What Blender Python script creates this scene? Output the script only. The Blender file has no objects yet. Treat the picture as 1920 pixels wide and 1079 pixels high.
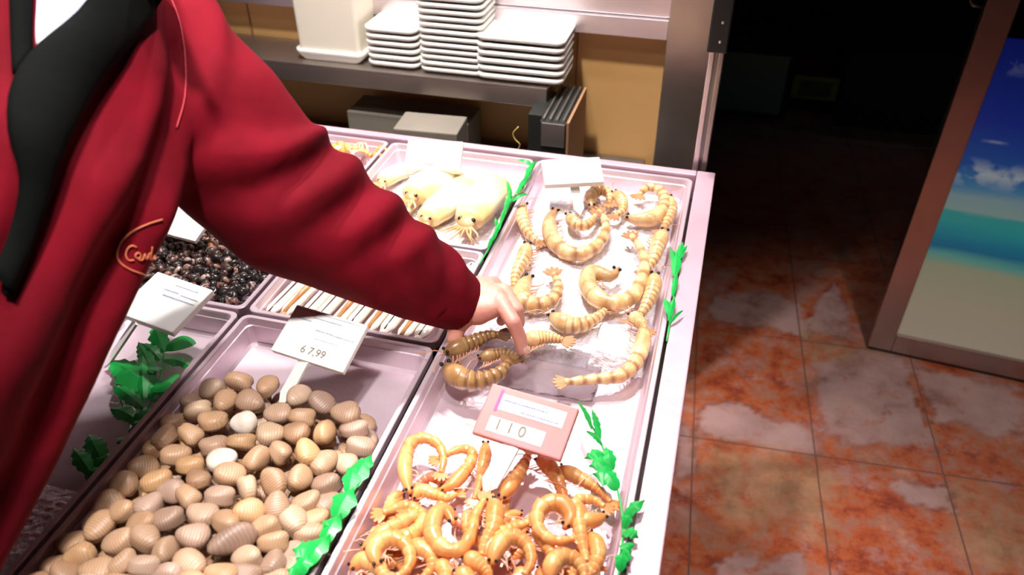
import bpy, bmesh, math, random
import numpy as np
from mathutils import Vector, Matrix, noise
from mathutils.bvhtree import BVHTree
random.seed(7)
C = bpy.context.scene.collection
PI = math.pi
V = Vector

# ------------------------------------------------------------------ camera
F = 1499.0
PIT, ROL, YAW = map(math.radians, (36.60, -0.15, -15.24))
CAM = V((0, 0, 1.62))
def cam_axes():
    cy, sy = math.cos(YAW), math.sin(YAW)
    fw = V((sy*math.cos(PIT), cy*math.cos(PIT), -math.sin(PIT)))
    rt = V((cy, -sy, 0)); up = rt.cross(fw)
    return math.cos(ROL)*rt + math.sin(ROL)*up, -math.sin(ROL)*rt + math.cos(ROL)*up, fw
AX = cam_axes()
def ray(px, py): return AX[0]*((px-960)/F) - AX[1]*((py-539.5)/F) + AX[2]
def U(px, py, z):                       # measured point on the level plane at height z
    d = ray(px, py); return CAM + d*((z-CAM.z)/d.z)
def UY(px, py, y):                      # measured point on the upright plane at depth y
    d = ray(px, py); return CAM + d*(y/d.y)
def UT(px, py, t): return CAM + ray(px, py)*t
cam = bpy.data.cameras.new('camera'); co = bpy.data.objects.new('camera', cam); C.objects.link(co)
cam.sensor_width = 36; cam.lens = F/1920*36; cam.clip_start = .02
M = Matrix((AX[0], AX[1], -AX[2])).transposed().to_4x4(); M.translation = CAM
co.matrix_world = M
bpy.context.scene.camera = co
cam.dof.use_dof = True; cam.dof.focus_distance = 1.12; cam.dof.aperture_fstop = 4.5

# ------------------------------------------------------------------ materials
def newmat(name):
    m = bpy.data.materials.new(name); m.use_nodes = True
    nt = m.node_tree; b = nt.nodes['Principled BSDF']
    return m, nt, b
def mat(name, col, rough=.5, metal=0, col2=None, nscale=20, bump=0, bscale=60, sss=0, coat=0, trans=0, spec=.5, ior=None, detail=4, alpha=1, rand=0):
    m, nt, b = newmat(name); N = nt.nodes; L = nt.links
    b.inputs['Base Color'].default_value = (*col, 1)
    b.inputs['Roughness'].default_value = rough; b.inputs['Metallic'].default_value = metal
    b.inputs['Specular IOR Level'].default_value = spec
    b.inputs['Coat Weight'].default_value = coat; b.inputs['Coat Roughness'].default_value = .08
    b.inputs['Transmission Weight'].default_value = trans
    if ior: b.inputs['IOR'].default_value = ior
    if sss:
        b.inputs['Subsurface Weight'].default_value = sss; b.inputs['Subsurface Scale'].default_value = .006
        b.inputs['Subsurface Radius'].default_value = (1, .5, .3)
    tc = N.new('ShaderNodeTexCoord')
    if col2:
        n = N.new('ShaderNodeTexNoise'); n.inputs['Scale'].default_value = nscale; n.inputs['Detail'].default_value = detail
        r = N.new('ShaderNodeValToRGB'); r.color_ramp.elements[0].position = .38; r.color_ramp.elements[1].position = .62
        r.color_ramp.elements[0].color = (*col, 1); r.color_ramp.elements[1].color = (*col2, 1)
        L.new(tc.outputs['Object'], n.inputs['Vector']); L.new(n.outputs['Fac'], r.inputs['Fac'])
        out = r.outputs['Color']
        if rand:
            oi = N.new('ShaderNodeObjectInfo'); hs = N.new('ShaderNodeHueSaturation')
            mr = N.new('ShaderNodeMapRange'); mr.inputs['To Min'].default_value = 1-rand; mr.inputs['To Max'].default_value = 1+rand
            L.new(oi.outputs['Random'], mr.inputs['Value']); L.new(mr.outputs[0], hs.inputs['Value']); L.new(out, hs.inputs['Color'])
            out = hs.outputs['Color']
        L.new(out, b.inputs['Base Color'])
    if bump:
        n = N.new('ShaderNodeTexNoise'); n.inputs['Scale'].default_value = bscale; n.inputs['Detail'].default_value = 3
        bp = N.new('ShaderNodeBump'); bp.inputs['Strength'].default_value = bump; bp.inputs['Distance'].default_value = .01
        L.new(tc.outputs['Object'], n.inputs['Vector']); L.new(n.outputs['Fac'], bp.inputs['Height']); L.new(bp.outputs[0], b.inputs['Normal'])
    return m
MT = {}
MT['steel'] = mat('brushed_steel', (.80, .72, .74), .36, .85, (.72, .62, .65), 6, .04, 200)
MT['pan'] = mat('pan_steel', (.78, .64, .70), .38, .55, (.70, .56, .62), 8, .05, 120)
MT['rim'] = mat('rim_steel', (.74, .52, .60), .40, .45, (.62, .42, .50), 7, .03, 80)
MT['darksteel'] = mat('dark_steel', (.30, .28, .26), .3, .8, (.2, .18, .17), 5)
MT['shelf'] = mat('shelf_steel', (.44, .38, .34), .28, .85, (.36, .31, .28), 4, .03, 60)
MT['white'] = mat('white_foam', (.90, .89, .84), .55, bump=.03, bscale=200)
MT['cream'] = mat('cream_foam', (.88, .82, .68), .6)
MT['card'] = mat('sign_plastic', (.92, .92, .88), .35)
MT['pinkcard'] = mat('pink_plastic', (.72, .20, .17), .4, col2=(.66, .24, .24), nscale=12)
MT['label'] = mat('white_label', (.90, .90, .96), .4)
MT['ink'] = mat('grey_ink', (.30, .33, .42), .6)
MT['inkb'] = mat('blue_ink', (.14, .12, .40), .6)
MT['inkp'] = mat('price_ink', (.22, .17, .12), .6)
MT['tan'] = mat('tan_panel', (.76, .44, .17), .5, col2=(.70, .39, .14), nscale=3)
MT['tanside'] = mat('brown_card', (.33, .17, .08), .7)
MT['black'] = mat('black_plastic', (.012, .014, .012), .45)
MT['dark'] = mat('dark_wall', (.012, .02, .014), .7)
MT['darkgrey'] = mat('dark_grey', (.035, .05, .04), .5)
MT['greybox'] = mat('grey_card', (.22, .19, .15), .8, col2=(.17, .15, .12), nscale=5)
MT['cord'] = mat('yellow_cord', (.6, .42, .12), .5)
MT['red'] = mat('red_cloth', (.155, .0026, .0095), .85, col2=(.105, .0018, .0065), nscale=9, bump=.35, bscale=11, spec=.10)
MT['redtrim'] = mat('red_piping', (.38, .02, .035), .7)
MT['blackcloth'] = mat('black_cloth', (.0025, .003, .0028), .9, bump=.15, bscale=30, spec=.08)
MT['lilac'] = mat('lilac_cloth', (.62, .58, .95), .5, col2=(.80, .80, .62), nscale=14)
MT['thread'] = mat('rust_thread', (.48, .12, .05), .6)
MT['skin'] = mat('skin', (.72, .34, .26), .45, col2=(.66, .28, .22), nscale=25, bump=.08, bscale=150, sss=.2)
MT['nail'] = mat('nail', (.80, .48, .42), .25)
MT['hair'] = mat('dark_hair', (.02, .014, .01), .6, bump=.5, bscale=90)
MT['eye'] = mat('eye_white', (.8, .8, .78), .2)
MT['trouser'] = mat('dark_trousers', (.02, .022, .03), .8)
MT['shoe'] = mat('black_rubber', (.015, .015, .015), .4)
MT['green'] = mat('green_plastic', (.016, .50, .085), .38, col2=(.010, .36, .06), nscale=18, coat=.2)
MT['dkgreen'] = mat('dark_green_plastic', (.01, .16, .035), .45, col2=(.05, .13, .05), nscale=25)
MT['ice'] = mat('crushed_ice', (.93, .90, .94), .18, bump=.6, bscale=140, coat=.3, col2=(.82, .74, .80), nscale=40, sss=.3)
MT['film'] = mat('clear_film', (.95, .9, .93), .08, trans=.92, ior=1.15, bump=.5, bscale=50)
MT['squid'] = mat('squid_flesh', (.88, .82, .62), .3, col2=(.88, .66, .28), nscale=9, coat=.5, sss=.3)
MT['squidhead'] = mat('squid_head', (.74, .33, .13), .3, col2=(.85, .55, .3), nscale=30, coat=.5)
MT['razor'] = mat('razor_shell', (.90, .86, .80), .3, coat=.4, col2=(.88, .76, .62), nscale=8)
MT['razororange'] = mat('razor_orange', (.72, .25, .10), .35, coat=.3, col2=(.85, .55, .2), nscale=22)
MT['razordark'] = mat('razor_dark', (.10, .05, .05), .4)
MT['peye'] = mat('black_eye', (.01, .008, .008), .15, coat=.5)
MT['leg'] = mat('prawn_leg', (.84, .48, .32), .4)
MT['tleg'] = mat('tiger_leg', (.60, .28, .15), .4)

def banded(name, light, dark, mott, nscale=50, rough=.3, rand=.12):
    """shell whose darker hoops follow the 'band' attribute of the mesh"""
    m, nt, b = newmat(name); N = nt.nodes; L = nt.links
    at = N.new('ShaderNodeAttribute'); at.attribute_name = 'band'
    tc = N.new('ShaderNodeTexCoord'); n = N.new('ShaderNodeTexNoise'); n.inputs['Scale'].default_value = nscale; n.inputs['Detail'].default_value = 3
    L.new(tc.outputs['Object'], n.inputs['Vector'])
    mx0 = N.new('ShaderNodeMix'); mx0.data_type = 'RGBA'; mx0.inputs[6].default_value = (*light, 1); mx0.inputs[7].default_value = (*mott, 1)
    rp = N.new('ShaderNodeValToRGB'); rp.color_ramp.elements[0].position = .42; rp.color_ramp.elements[1].position = .62
    L.new(n.outputs['Fac'], rp.inputs['Fac']); L.new(rp.outputs['Color'], mx0.inputs[0])
    mx = N.new('ShaderNodeMix'); mx.data_type = 'RGBA'; mx.inputs[7].default_value = (*dark, 1)
    L.new(at.outputs['Fac'], mx.inputs[0]); L.new(mx0.outputs[2], mx.inputs[6])
    oi = N.new('ShaderNodeObjectInfo'); hs = N.new('ShaderNodeHueSaturation'); mr = N.new('ShaderNodeMapRange')
    mr.inputs['To Min'].default_value = 1-rand; mr.inputs['To Max'].default_value = 1+rand
    L.new(oi.outputs['Random'], mr.inputs['Value']); L.new(mr.outputs[0], hs.inputs['Value']); L.new(mx.outputs[2], hs.inputs['Color'])
    L.new(hs.outputs[0], b.inputs['Base Color'])
    b.inputs['Roughness'].default_value = rough; b.inputs['Coat Weight'].default_value = .4
    b.inputs['Subsurface Weight'].default_value = .25; b.inputs['Subsurface Scale'].default_value = .004
    return m
MT['prawn'] = banded('prawn_shell', (.86, .47, .17), (.72, .20, .05), (.82, .33, .10), 55)
MT['redprawn'] = banded('red_prawn_shell', (.70, .22, .12), (.52, .08, .04), (.62, .17, .09), 45)
MT['tiger'] = banded('tiger_prawn_shell', (.88, .65, .34), (.32, .11, .04), (.76, .42, .18), 70)
MT['tigerdark'] = banded('brown_prawn_shell', (.42, .25, .10), (.12, .05, .02), (.34, .18, .07), 60)

def clam_mat():
    m, nt, b = newmat('clam_shell'); N = nt.nodes; L = nt.links
    oi = N.new('ShaderNodeObjectInfo'); r = N.new('ShaderNodeValToRGB'); e = r.color_ramp.elements
    e[0].position = 0; e[0].color = (.36, .21, .12, 1); e[1].position = 1; e[1].color = (.58, .42, .27, 1)
    for p, c in ((.25, (.48, .31, .18)), (.45, (.30, .20, .15)), (.6, (.56, .34, .16)), (.8, (.42, .29, .22))):
        x = e.new(p); x.color = (*c, 1)
    L.new(oi.outputs['Random'], r.inputs['Fac'])
    tc = N.new('ShaderNodeTexCoord'); mp = N.new('ShaderNodeMapping'); mp.inputs['Location'].default_value = (.016, 0, 0)
    L.new(tc.outputs['Object'], mp.inputs['Vector'])
    w = N.new('ShaderNodeTexWave'); w.wave_type = 'RINGS'; w.rings_direction = 'SPHERICAL'; w.inputs['Scale'].default_value = 125; w.inputs['Distortion'].default_value = 1.8; w.inputs['Detail'].default_value = 2
    L.new(mp.outputs[0], w.inputs['Vector'])
    n = N.new('ShaderNodeTexNoise'); n.inputs['Scale'].default_value = 55; L.new(tc.outputs['Object'], n.inputs['Vector'])
    mx = N.new('ShaderNodeMix'); mx.data_type = 'RGBA'; mx.blend_type = 'MULTIPLY'; mx.inputs[7].default_value = (.72, .60, .54, 1)
    mm = N.new('ShaderNodeMath'); mm.operation = 'MULTIPLY'; L.new(w.outputs['Fac'], mm.inputs[0]); L.new(n.outputs['Fac'], mm.inputs[1])
    L.new(mm.outputs[0], mx.inputs[0]); L.new(r.outputs['Color'], mx.inputs[6]); L.new(mx.outputs[2], b.inputs['Base Color'])
    bp = N.new('ShaderNodeBump'); bp.inputs['Strength'].default_value = .18; bp.inputs['Distance'].default_value = .001
    L.new(w.outputs['Fac'], bp.inputs['Height']); L.new(bp.outputs[0], b.inputs['Normal'])
    b.inputs['Roughness'].default_value = .45
    return m
MT['clam'] = clam_mat()
MT['clampale'] = mat('pale_clam', (.82, .76, .66), .35, col2=(.72, .62, .50), nscale=60)
def snail_mat():
    m, nt, b = newmat('sea_snail_shell'); N = nt.nodes; L = nt.links
    oi = N.new('ShaderNodeObjectInfo'); r = N.new('ShaderNodeValToRGB'); r.color_ramp.interpolation = 'CONSTANT'; e = r.color_ramp.elements
    e[0].position = 0; e[0].color = (.02, .018, .015, 1); e[1].position = .9; e[1].color = (.62, .26, .10, 1)
    for p, c in ((.42, (.11, .06, .045)), (.60, (.34, .18, .14)), (.78, (.50, .36, .30))):
        x = e.new(p); x.color = (*c, 1)
    L.new(oi.outputs['Random'], r.inputs['Fac'])
    tc = N.new('ShaderNodeTexCoord'); n = N.new('ShaderNodeTexNoise'); n.inputs['Scale'].default_value = 130; L.new(tc.outputs['Object'], n.inputs['Vector'])
    rp = N.new('ShaderNodeValToRGB'); rp.color_ramp.elements[0].position = .45; rp.color_ramp.elements[1].position = .6
    L.new(n.outputs['Fac'], rp.inputs['Fac'])
    mx = N.new('ShaderNodeMix'); mx.data_type = 'RGBA'; mx.inputs[7].default_value = (.03, .02, .02, 1)
    L.new(rp.outputs[0], mx.inputs[0]); L.new(r.outputs[0], mx.inputs[6]); L.new(mx.outputs[2], b.inputs['Base Color'])
    b.inputs['Roughness'].default_value = .3; b.inputs['Coat Weight'].default_value = .3
    return m
MT['snail'] = snail_mat()

# ------------------------------------------------------------------ mesh helpers
def obj(name, bm, m, parent=None, smooth=False, loc=None):
    me = bpy.data.meshes.new(name)
    if isinstance(bm, bmesh.types.BMesh):
        bmesh.ops.recalc_face_normals(bm, faces=bm.faces[:]); bm.to_mesh(me); bm.free()
    else: me = bm
    if m is not None and not me.materials: me.materials.append(MT[m] if isinstance(m, str) else m)
    if smooth: me.shade_smooth()
    o = bpy.data.objects.new(name, me); C.objects.link(o)
    if parent is not None:
        o.parent = parent
    if loc is not None: o.location = loc
    return o
def tag(o, label=None, cat=None, group=None, kind=None):
    if label: o['label'] = label
    if cat: o['category'] = cat
    if group: o['group'] = group
    if kind: o['kind'] = kind
    return o
def empty(name, loc, label=None, cat=None, group=None):
    o = bpy.data.objects.new(name, None); C.objects.link(o); o.location = loc; o.empty_display_size = .02
    return tag(o, label, cat, group)
def shift(bm, loc): bmesh.ops.translate(bm, verts=bm.verts[:], vec=-V(loc))
def rebase(me_or_bm, loc): shift(me_or_bm, loc)
def box(bm, x0, x1, y0, y1, z0, z1, bev=0):
    r = bmesh.ops.create_cube(bm, size=1)
    for v in r['verts']:
        v.co = V(((x0+x1)/2+v.co.x*(x1-x0), (y0+y1)/2+v.co.y*(y1-y0), (z0+z1)/2+v.co.z*(z1-z0)))
    if bev:
        es = list({e for v in r['verts'] for e in v.link_edges})
        bmesh.ops.bevel(bm, geom=es, offset=bev, segments=2, affect='EDGES', profile=.6)
    return r
def nb(): return bmesh.new()
def boxo(name, x0, x1, y0, y1, z0, z1, m, bev=0, parent=None):
    bm = nb(); box(bm, x0, x1, y0, y1, z0, z1, bev); return obj(name, bm, m, parent)
def tube(bm, pts, rad, n=10, cap=True, flat=1.0, upv=None):
    """skin a polyline with circles; rad is a number or a list; flat squashes along the second axis"""
    P = [V(p) for p in pts]; k = len(P); rings = []
    R_ = rad if hasattr(rad, '__len__') else [rad]*k
    up = V(upv) if upv else V((0, 0, 1)); lastu = None
    for i in range(k):
        t = (P[min(i+1, k-1)]-P[max(i-1, 0)]).normalized()
        a = t.cross(up if lastu is None else lastu)
        if lastu is None:
            if a.length < 1e-4: a = t.cross(V((1, 0, 0)))
            a.normalize(); b = a.cross(t).normalized()
        else:
            b = (lastu - t*lastu.dot(t)).normalized(); a = t.cross(b).normalized()
        lastu = b
        rings.append([bm.verts.new(P[i]+(a*math.cos(2*PI*j/n)+b*flat*math.sin(2*PI*j/n))*R_[i]) for j in range(n)])
    for i in range(k-1):
        for j in range(n): bm.faces.new((rings[i][j], rings[i][(j+1) % n], rings[i+1][(j+1) % n], rings[i+1][j]))
    if cap:
        bm.faces.new(rings[0][::-1]); bm.faces.new(rings[-1])
    return rings
def spline(pts, n):
    """Catmull-Rom through pts, n samples, evenly spread in arc length"""
    P = [V(p) for p in pts]; P = [P[0]*2-P[1]]+P+[P[-1]*2-P[-2]]; out = []
    for i in range(1, len(P)-2):
        for s in range(12):
            t = s/12; a, b, c, d = P[i-1], P[i], P[i+1], P[i+2]
            out.append(.5*((2*b)+(c-a)*t+(2*a-5*b+4*c-d)*t*t+(3*b-a-3*c+d)*t**3))
    out.append(P[-2]); L = [0]
    for i in range(1, len(out)): L.append(L[-1]+(out[i]-out[i-1]).length)
    res = []; j = 0
    for k in range(n):
        s = L[-1]*k/(n-1)
        while j < len(L)-2 and L[j+1] < s: j += 1
        f = (s-L[j])/max(L[j+1]-L[j], 1e-9); res.append(out[j].lerp(out[j+1], min(max(f, 0), 1)))
    return res
def ellips(bm, c, r, rot=None, seg=16, rings=10):
    q = bmesh.ops.create_uvsphere(bm, u_segments=seg, v_segments=rings, radius=1)
    Mx = (rot.to_4x4() if rot else Matrix.Identity(4)) @ Matrix.Diagonal((*r, 1)); Mx = Matrix.Translation(c) @ Mx
    bmesh.ops.transform(bm, matrix=Mx, verts=q['verts'])
def rrect(x0, x1, y0, y1, r, z, seg=4):
    out = []
    for cx, cy, a0 in ((x1-r, y1-r, 0), (x0+r, y1-r, PI/2), (x0+r, y0+r, PI), (x1-r, y0+r, 1.5*PI)):
        for s in range(seg+1):
            a = a0+PI/2*s/seg; out.append(V((cx+r*math.cos(a), cy+r*math.sin(a), z)))
    return out
def loft(bm, rings, cap0=True, cap1=True):
    R_ = [[bm.verts.new(p) for p in r] for r in rings]; n = len(R_[0])
    for i in range(len(R_)-1):
        for j in range(n): bm.faces.new((R_[i][j], R_[i][(j+1) % n], R_[i+1][(j+1) % n], R_[i+1][j]))
    if cap0: bm.faces.new(R_[0][::-1])
    if cap1: bm.faces.new(R_[-1])
def text_mesh(s, size, origin, ex, ey, m, parent, name, bold=0.0):
    cu = bpy.data.curves.new(name, 'FONT'); cu.body = s; cu.size = size; cu.extrude = .0002; cu.offset = bold
    o = bpy.data.objects.new(name, cu); C.objects.link(o)
    me = bpy.data.meshes.new_from_object(o.evaluated_get(bpy.context.evaluated_depsgraph_get()))
    bpy.data.objects.remove(o); bpy.data.curves.remove(cu)
    ex = V(ex).normalized(); ey = V(ey).normalized(); ez = ex.cross(ey)
    Mx = Matrix((ex, ey, ez)).transposed().to_4x4(); Mx.translation = V(origin)
    me.transform(Mx); me.materials.clear(); me.name = name
    return obj(name, me, m, parent)

# ------------------------------------------------------------------ room shell
T0 = .90                                     # height of the tray rims
def floor_mat():
    m, nt, b = newmat('slate_look_tiles'); N = nt.nodes; L = nt.links
    tc = N.new('ShaderNodeTexCoord'); P = tc.outputs['Object']
    def nz(scale, det=5, rough=.6, vec=P):
        n = N.new('ShaderNodeTexNoise'); n.inputs['Scale'].default_value = scale; n.inputs['Detail'].default_value = det; n.inputs['Roughness'].default_value = rough
        L.new(vec, n.inputs['Vector']); return n.outputs['Fac']
    def ramp(f, els):
        r = N.new('ShaderNodeValToRGB'); e = r.color_ramp.elements
        e[0].position, e[0].color = els[0][0], (*els[0][1], 1); e[1].position, e[1].color = els[-1][0], (*els[-1][1], 1)
        for p, c in els[1:-1]: x = e.new(p); x.color = (*c, 1)
        L.new(f, r.inputs['Fac']); return r.outputs['Color']
    def mix(f, a, c):
        x = N.new('ShaderNodeMix'); x.data_type = 'RGBA'; L.new(f, x.inputs[0]); L.new(a, x.inputs[6]); L.new(c, x.inputs[7]); return x.outputs[2]
    rust = ramp(nz(9, 10, .76), [(.32, (.09, .018, .010)), (.42, (.27, .050, .022)), (.50, (.40, .090, .030)), (.56, (.30, .13, .09)), (.62, (.44, .15, .08)), (.74, (.46, .26, .21))])
    pale = ramp(nz(7, 8, .65), [(.34, (.20, .09, .075)), (.45, (.33, .185, .165)), (.58, (.38, .23, .21)), (.70, (.40, .22, .17))])
    tan = ramp(nz(10, 8, .7), [(.32, (.16, .075, .035)), (.5, (.32, .17, .09)), (.68, (.46, .22, .13))])
    def attr(nm):
        a = N.new('ShaderNodeAttribute'); a.attribute_name = nm; return a.outputs['Fac']
    def broken(a, lo, hi, sc):
        r = N.new('ShaderNodeMapRange'); r.inputs['From Min'].default_value = lo; r.inputs['From Max'].default_value = hi; r.inputs['To Min'].default_value = .15
        L.new(nz(sc, 9, .75), r.inputs['Value']); x = N.new('ShaderNodeMath'); x.operation = 'MULTIPLY'; L.new(a, x.inputs[0]); L.new(r.outputs[0], x.inputs[1]); return x.outputs[0]
    stain = N.new('ShaderNodeMapRange'); stain.inputs['From Min'].default_value = .52; stain.inputs['From Max'].default_value = .60; stain.inputs['To Max'].default_value = .55
    L.new(nz(6, 9, .74), stain.inputs['Value'])
    rust = mix(stain.outputs[0], rust, pale)
    c = mix(broken(attr('pale'), .36, .44, 11), rust, pale); c = mix(broken(attr('tan'), .38, .50, 12), c, tan)
    edge = N.new('ShaderNodeMix'); edge.data_type = 'RGBA'; edge.inputs[7].default_value = (.05, .015, .01, 1)
    L.new(attr('lip'), edge.inputs[0]); L.new(c, edge.inputs[6]); c = edge.outputs[2]
    br = N.new('ShaderNodeTexBrick'); br.offset = 0; br.inputs['Scale'].default_value = 1; br.inputs['Mortar Size'].default_value = .0022
    br.inputs['Brick Width'].default_value = .318; br.inputs['Row Height'].default_value = .478; br.inputs['Mortar Smooth'].default_value = .2
    mp = N.new('ShaderNodeMapping'); mp.inputs['Rotation'].default_value = (0, 0, math.radians(-3.4))
    mp.inputs['Location'].default_value = (.318*12-.4907, .478*12-1.566, 0); L.new(P, mp.inputs['Vector']); L.new(mp.outputs[0], br.inputs['Vector'])
    g = N.new('ShaderNodeMix'); g.data_type = 'RGBA'; g.inputs[7].default_value = (.13, .065, .05, 1)
    L.new(br.outputs['Fac'], g.inputs[0]); L.new(c, g.inputs[6]); L.new(g.outputs[2], b.inputs['Base Color'])
    b.inputs['Roughness'].default_value = .30
    bp = N.new('ShaderNodeBump'); bp.inputs['Strength'].default_value = .25; bp.inputs['Distance'].default_value = .01
    L.new(nz(22, 6), bp.inputs['Height']); bp2 = N.new('ShaderNodeBump'); bp2.invert = True; bp2.inputs['Strength'].default_value = .5; bp2.inputs['Distance'].default_value = .004
    L.new(br.outputs['Fac'], bp2.inputs['Height']); L.new(bp.outputs[0], bp2.inputs['Normal']); L.new(bp2.outputs[0], b.inputs['Normal'])
    return m
def build_floor():
    def Z(l): return [U(1240+x/1.688, 440+y/1.688, 0).xy for x, y in l]
    pale = [Z(l) for l in (
        [(160, 190), (320, 185), (440, 220), (450, 320), (380, 310), (155, 265)],
        [(480, 220), (560, 150), (620, 350), (540, 330), (470, 290)],
        [(470, 400), (540, 400), (640, 360), (790, 430), (850, 660), (740, 655), (620, 670), (500, 620)],
        [(120, 545), (270, 530), (340, 570), (490, 610), (495, 700), (250, 650), (110, 620)],
        [(800, 430), (1148, 480), (1148, 640), (1040, 640), (960, 600), (860, 600)],
        [(730, 780), (900, 800), (920, 870), (800, 860)],
        [(30, 600), (105, 610), (105, 760), (50, 780)],
        [(200, 1010), (430, 1020), (450, 1100), (180, 1100)])]
    tan = [Z(l) for l in (
        [(150, 690), (500, 720), (530, 940), (400, 900), (200, 960), (150, 850)],
        [(930, 800), (1148, 850), (1148, 1000), (1060, 1060), (970, 940)],
        [(480, 330), (640, 350), (600, 395), (470, 395)])]
    def sd(p, poly):                     # signed distance to a polygon, negative inside
        d = 9; ins = False; n = len(poly); x, y = p
        for i in range(n):
            a = poly[i]; b = poly[i-1]; e = b-a; w = V((x, y))-a
            t = max(0, min(1, w.dot(e)/e.dot(e))); d = min(d, (w-e*t).length)
            if (a.y > y) != (b.y > y) and x < (b.x-a.x)*(y-a.y)/(b.y-a.y)+a.x: ins = not ins
        return -d if ins else d
    xs = [-4, -3, -2, -1, -.4]+[-.1+.011*i for i in range(126)]+[1.6, 2.2, 3, 4]
    ys = [-2, -1, 0, .5]+[.9+.011*i for i in range(170)]+[3, 3.6, 4.4, 6]
    bm = nb(); lp = bm.verts.layers.float.new('pale'); lt = bm.verts.layers.float.new('tan'); ll = bm.verts.layers.float.new('lip')
    g = []
    for y in ys:
        row = []
        for x in xs:
            v = bm.verts.new((x, y, 0)); row.append(v)
            w = (noise.noise((x*9, y*9, 1))*.030+noise.noise((x*30, y*30, 4))*.018+noise.noise((x*70, y*70, 4))*.010)
            if -.11 < x < 1.3 and .89 < y < 2.8:
                s = min(sd((x, y), q) for q in pale)+w; k_ = .008+.04*max(0, noise.noise((x*4, y*4, 7))+.25); v[lp] = max(0, min(1, .5-s/k_)); v[ll] = max(0, 1-abs(s-.004)/.009)*.5*max(0, min(1, .5+2*noise.noise((x*5, y*5, 12))))
                s = min(sd((x, y), q) for q in tan)+w*2; v[lt] = max(0, min(.9, .5-s/.12))
            else: v[lp] = 1 if noise.noise((x*2.3, y*2.3, 9)) > .12 else 0
        g.append(row)
    for i in range(len(ys)-1):
        for j in range(len(xs)-1): bm.faces.new((g[i][j], g[i][j+1], g[i+1][j+1], g[i+1][j]))
    tag(obj('floor', bm, floor_mat()), kind='structure')
build_floor()
def struct(name, *a, **k): return tag(boxo(name, *a, **k), kind='structure')
struct('wall_back', -3.2, -.02, 1.72, 1.80, 0, 3.0, 'tan')
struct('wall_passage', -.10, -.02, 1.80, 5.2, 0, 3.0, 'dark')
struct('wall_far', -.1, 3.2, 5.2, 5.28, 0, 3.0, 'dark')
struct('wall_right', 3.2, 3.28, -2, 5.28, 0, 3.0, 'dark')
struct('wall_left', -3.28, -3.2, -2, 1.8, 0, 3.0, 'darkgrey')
struct('wall_rear', -3.28, 3.28, -2.08, -2, 0, 3.0, 'darkgrey')
struct('ceiling', -3.28, 3.28, -2.08, 5.28, 3.0, 3.06, 'darkgrey')
# steel and glass partition in front of the tan wall
def yz(px, py, y=1.70): q = UY(px, py, y); return q.x, q.z
part = empty('steel_partition', (-.6, 1.70, 0), 'brushed steel partition frame with rails around the tan wall panels behind the counter', 'partition')
def pbox(name, x0, x1, y0, y1, z0, z1, m, bev=.002):
    bm = nb(); box(bm, x0, x1, y0, y1, z0, z1, bev); rebase(bm, (-.6, 1.70, 0)); return obj(name, bm, m, part)
pbox('upright', -.120, -.022, 1.675, 1.72, 0, 2.6, 'shelf')
pbox('rail', -3.1, -.120, 1.685, 1.72, 1.035, 1.075, 'steel')
pbox('rail', -3.1, -.120, 1.700, 1.72, 1.0765, 1.150, 'steel')
for x in (-.318, -1.13, -2.0): pbox('panel_joint', x, x+.003, 1.716, 1.72, .0, 1.035, 'tanside', 0)
pbox('upright', -.62, -.58, 1.685, 1.72, 1.0755, 2.6, 'steel')
w = empty('window', (-.9, 1.70, 1.5)); w['kind'] = 'structure'; w.name = 'window_1'
bm = nb(); box(bm, -3.1, -.125, 1.712, 1.719, 1.152, 2.2); rebase(bm, (-.9, 1.70, 1.5)); obj('pane', bm, mat('frosted_pane', (.78, .66, .68), .25, spec=.6), w)

# thin pole at the corner of the counter
q = UY(1318, 330, 1.40)
px_, py_ = -.012, 1.405
pole = empty('corner_pole', (px_, py_, .0), 'slim steel pole rising behind the back right corner of the seafood counter', 'pole')
bm = nb(); box(bm, -.013, -.003, -.012, .012, 0, 2.5, .002); obj('rail', bm, 'steel', pole)
bm = nb(); box(bm, .003, .013, -.012, .012, 0, 2.5, .002); obj('rail', bm, 'shelf', pole)
bm = nb(); box(bm, -.003, .003, -.006, .010, 0, 2.5); obj('channel', bm, 'darksteel', pole)
bm = nb(); box(bm, -.018, .016, -.022, -.0125, 1.125, 1.30, .003)
o = obj('bracket', bm, 'black', pole); o['label'] = 'black bracket'
for z in (1.145, 1.178, 1.22):
    bm = nb(); ellips(bm, (.002, -.0225, z), (.0025, .0012, .0025), seg=8, rings=6); obj('screw', bm, 'steel', o)

# ------------------------------------------------------------------ counter
cx0, cx1, cy0, cy1 = -1.30, -.0155, .285, 1.352
ctr = empty('seafood_counter', (-.6, .85, 0), 'long steel seafood counter holding the sunken trays, with a wide pinkish rim on its right', 'counter')
def cbox(name, x0, x1, y0, y1, z0, z1, m, bev=.0015):
    bm = nb(); box(bm, x0, x1, y0, y1, z0, z1, bev); rebase(bm, (-.6, .85, 0)); return obj(name, bm, m, ctr)
cbox('body', cx0+.01, cx1+.024, cy0+.01, cy1+.01, .06, .852, 'darksteel')
cbox('plinth', cx0+.05, cx1-.03, cy0+.05, cy1-.03, 0, .059, 'black')
cbox('side_rim', cx1+.001, cx1+.034, cy0-.02, cy1+.020, .853, .905, 'rim', .002)
cbox('back_rim', cx0-.02, cx1, cy1+.001, cy1+.020, .853, .905, 'rim', .002)
cbox('front_rim', cx0-.02, cx1, cy0-.02, cy0-.001, .853, .905, 'rim', .002)
cbox('side_rim', cx0-.034, cx0-.001, cy0, cy1, .853, .905, 'rim', .002)
cbox('side_ledge', cx0, -.905, cy0, cy1, .853, .893, 'pan')

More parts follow.
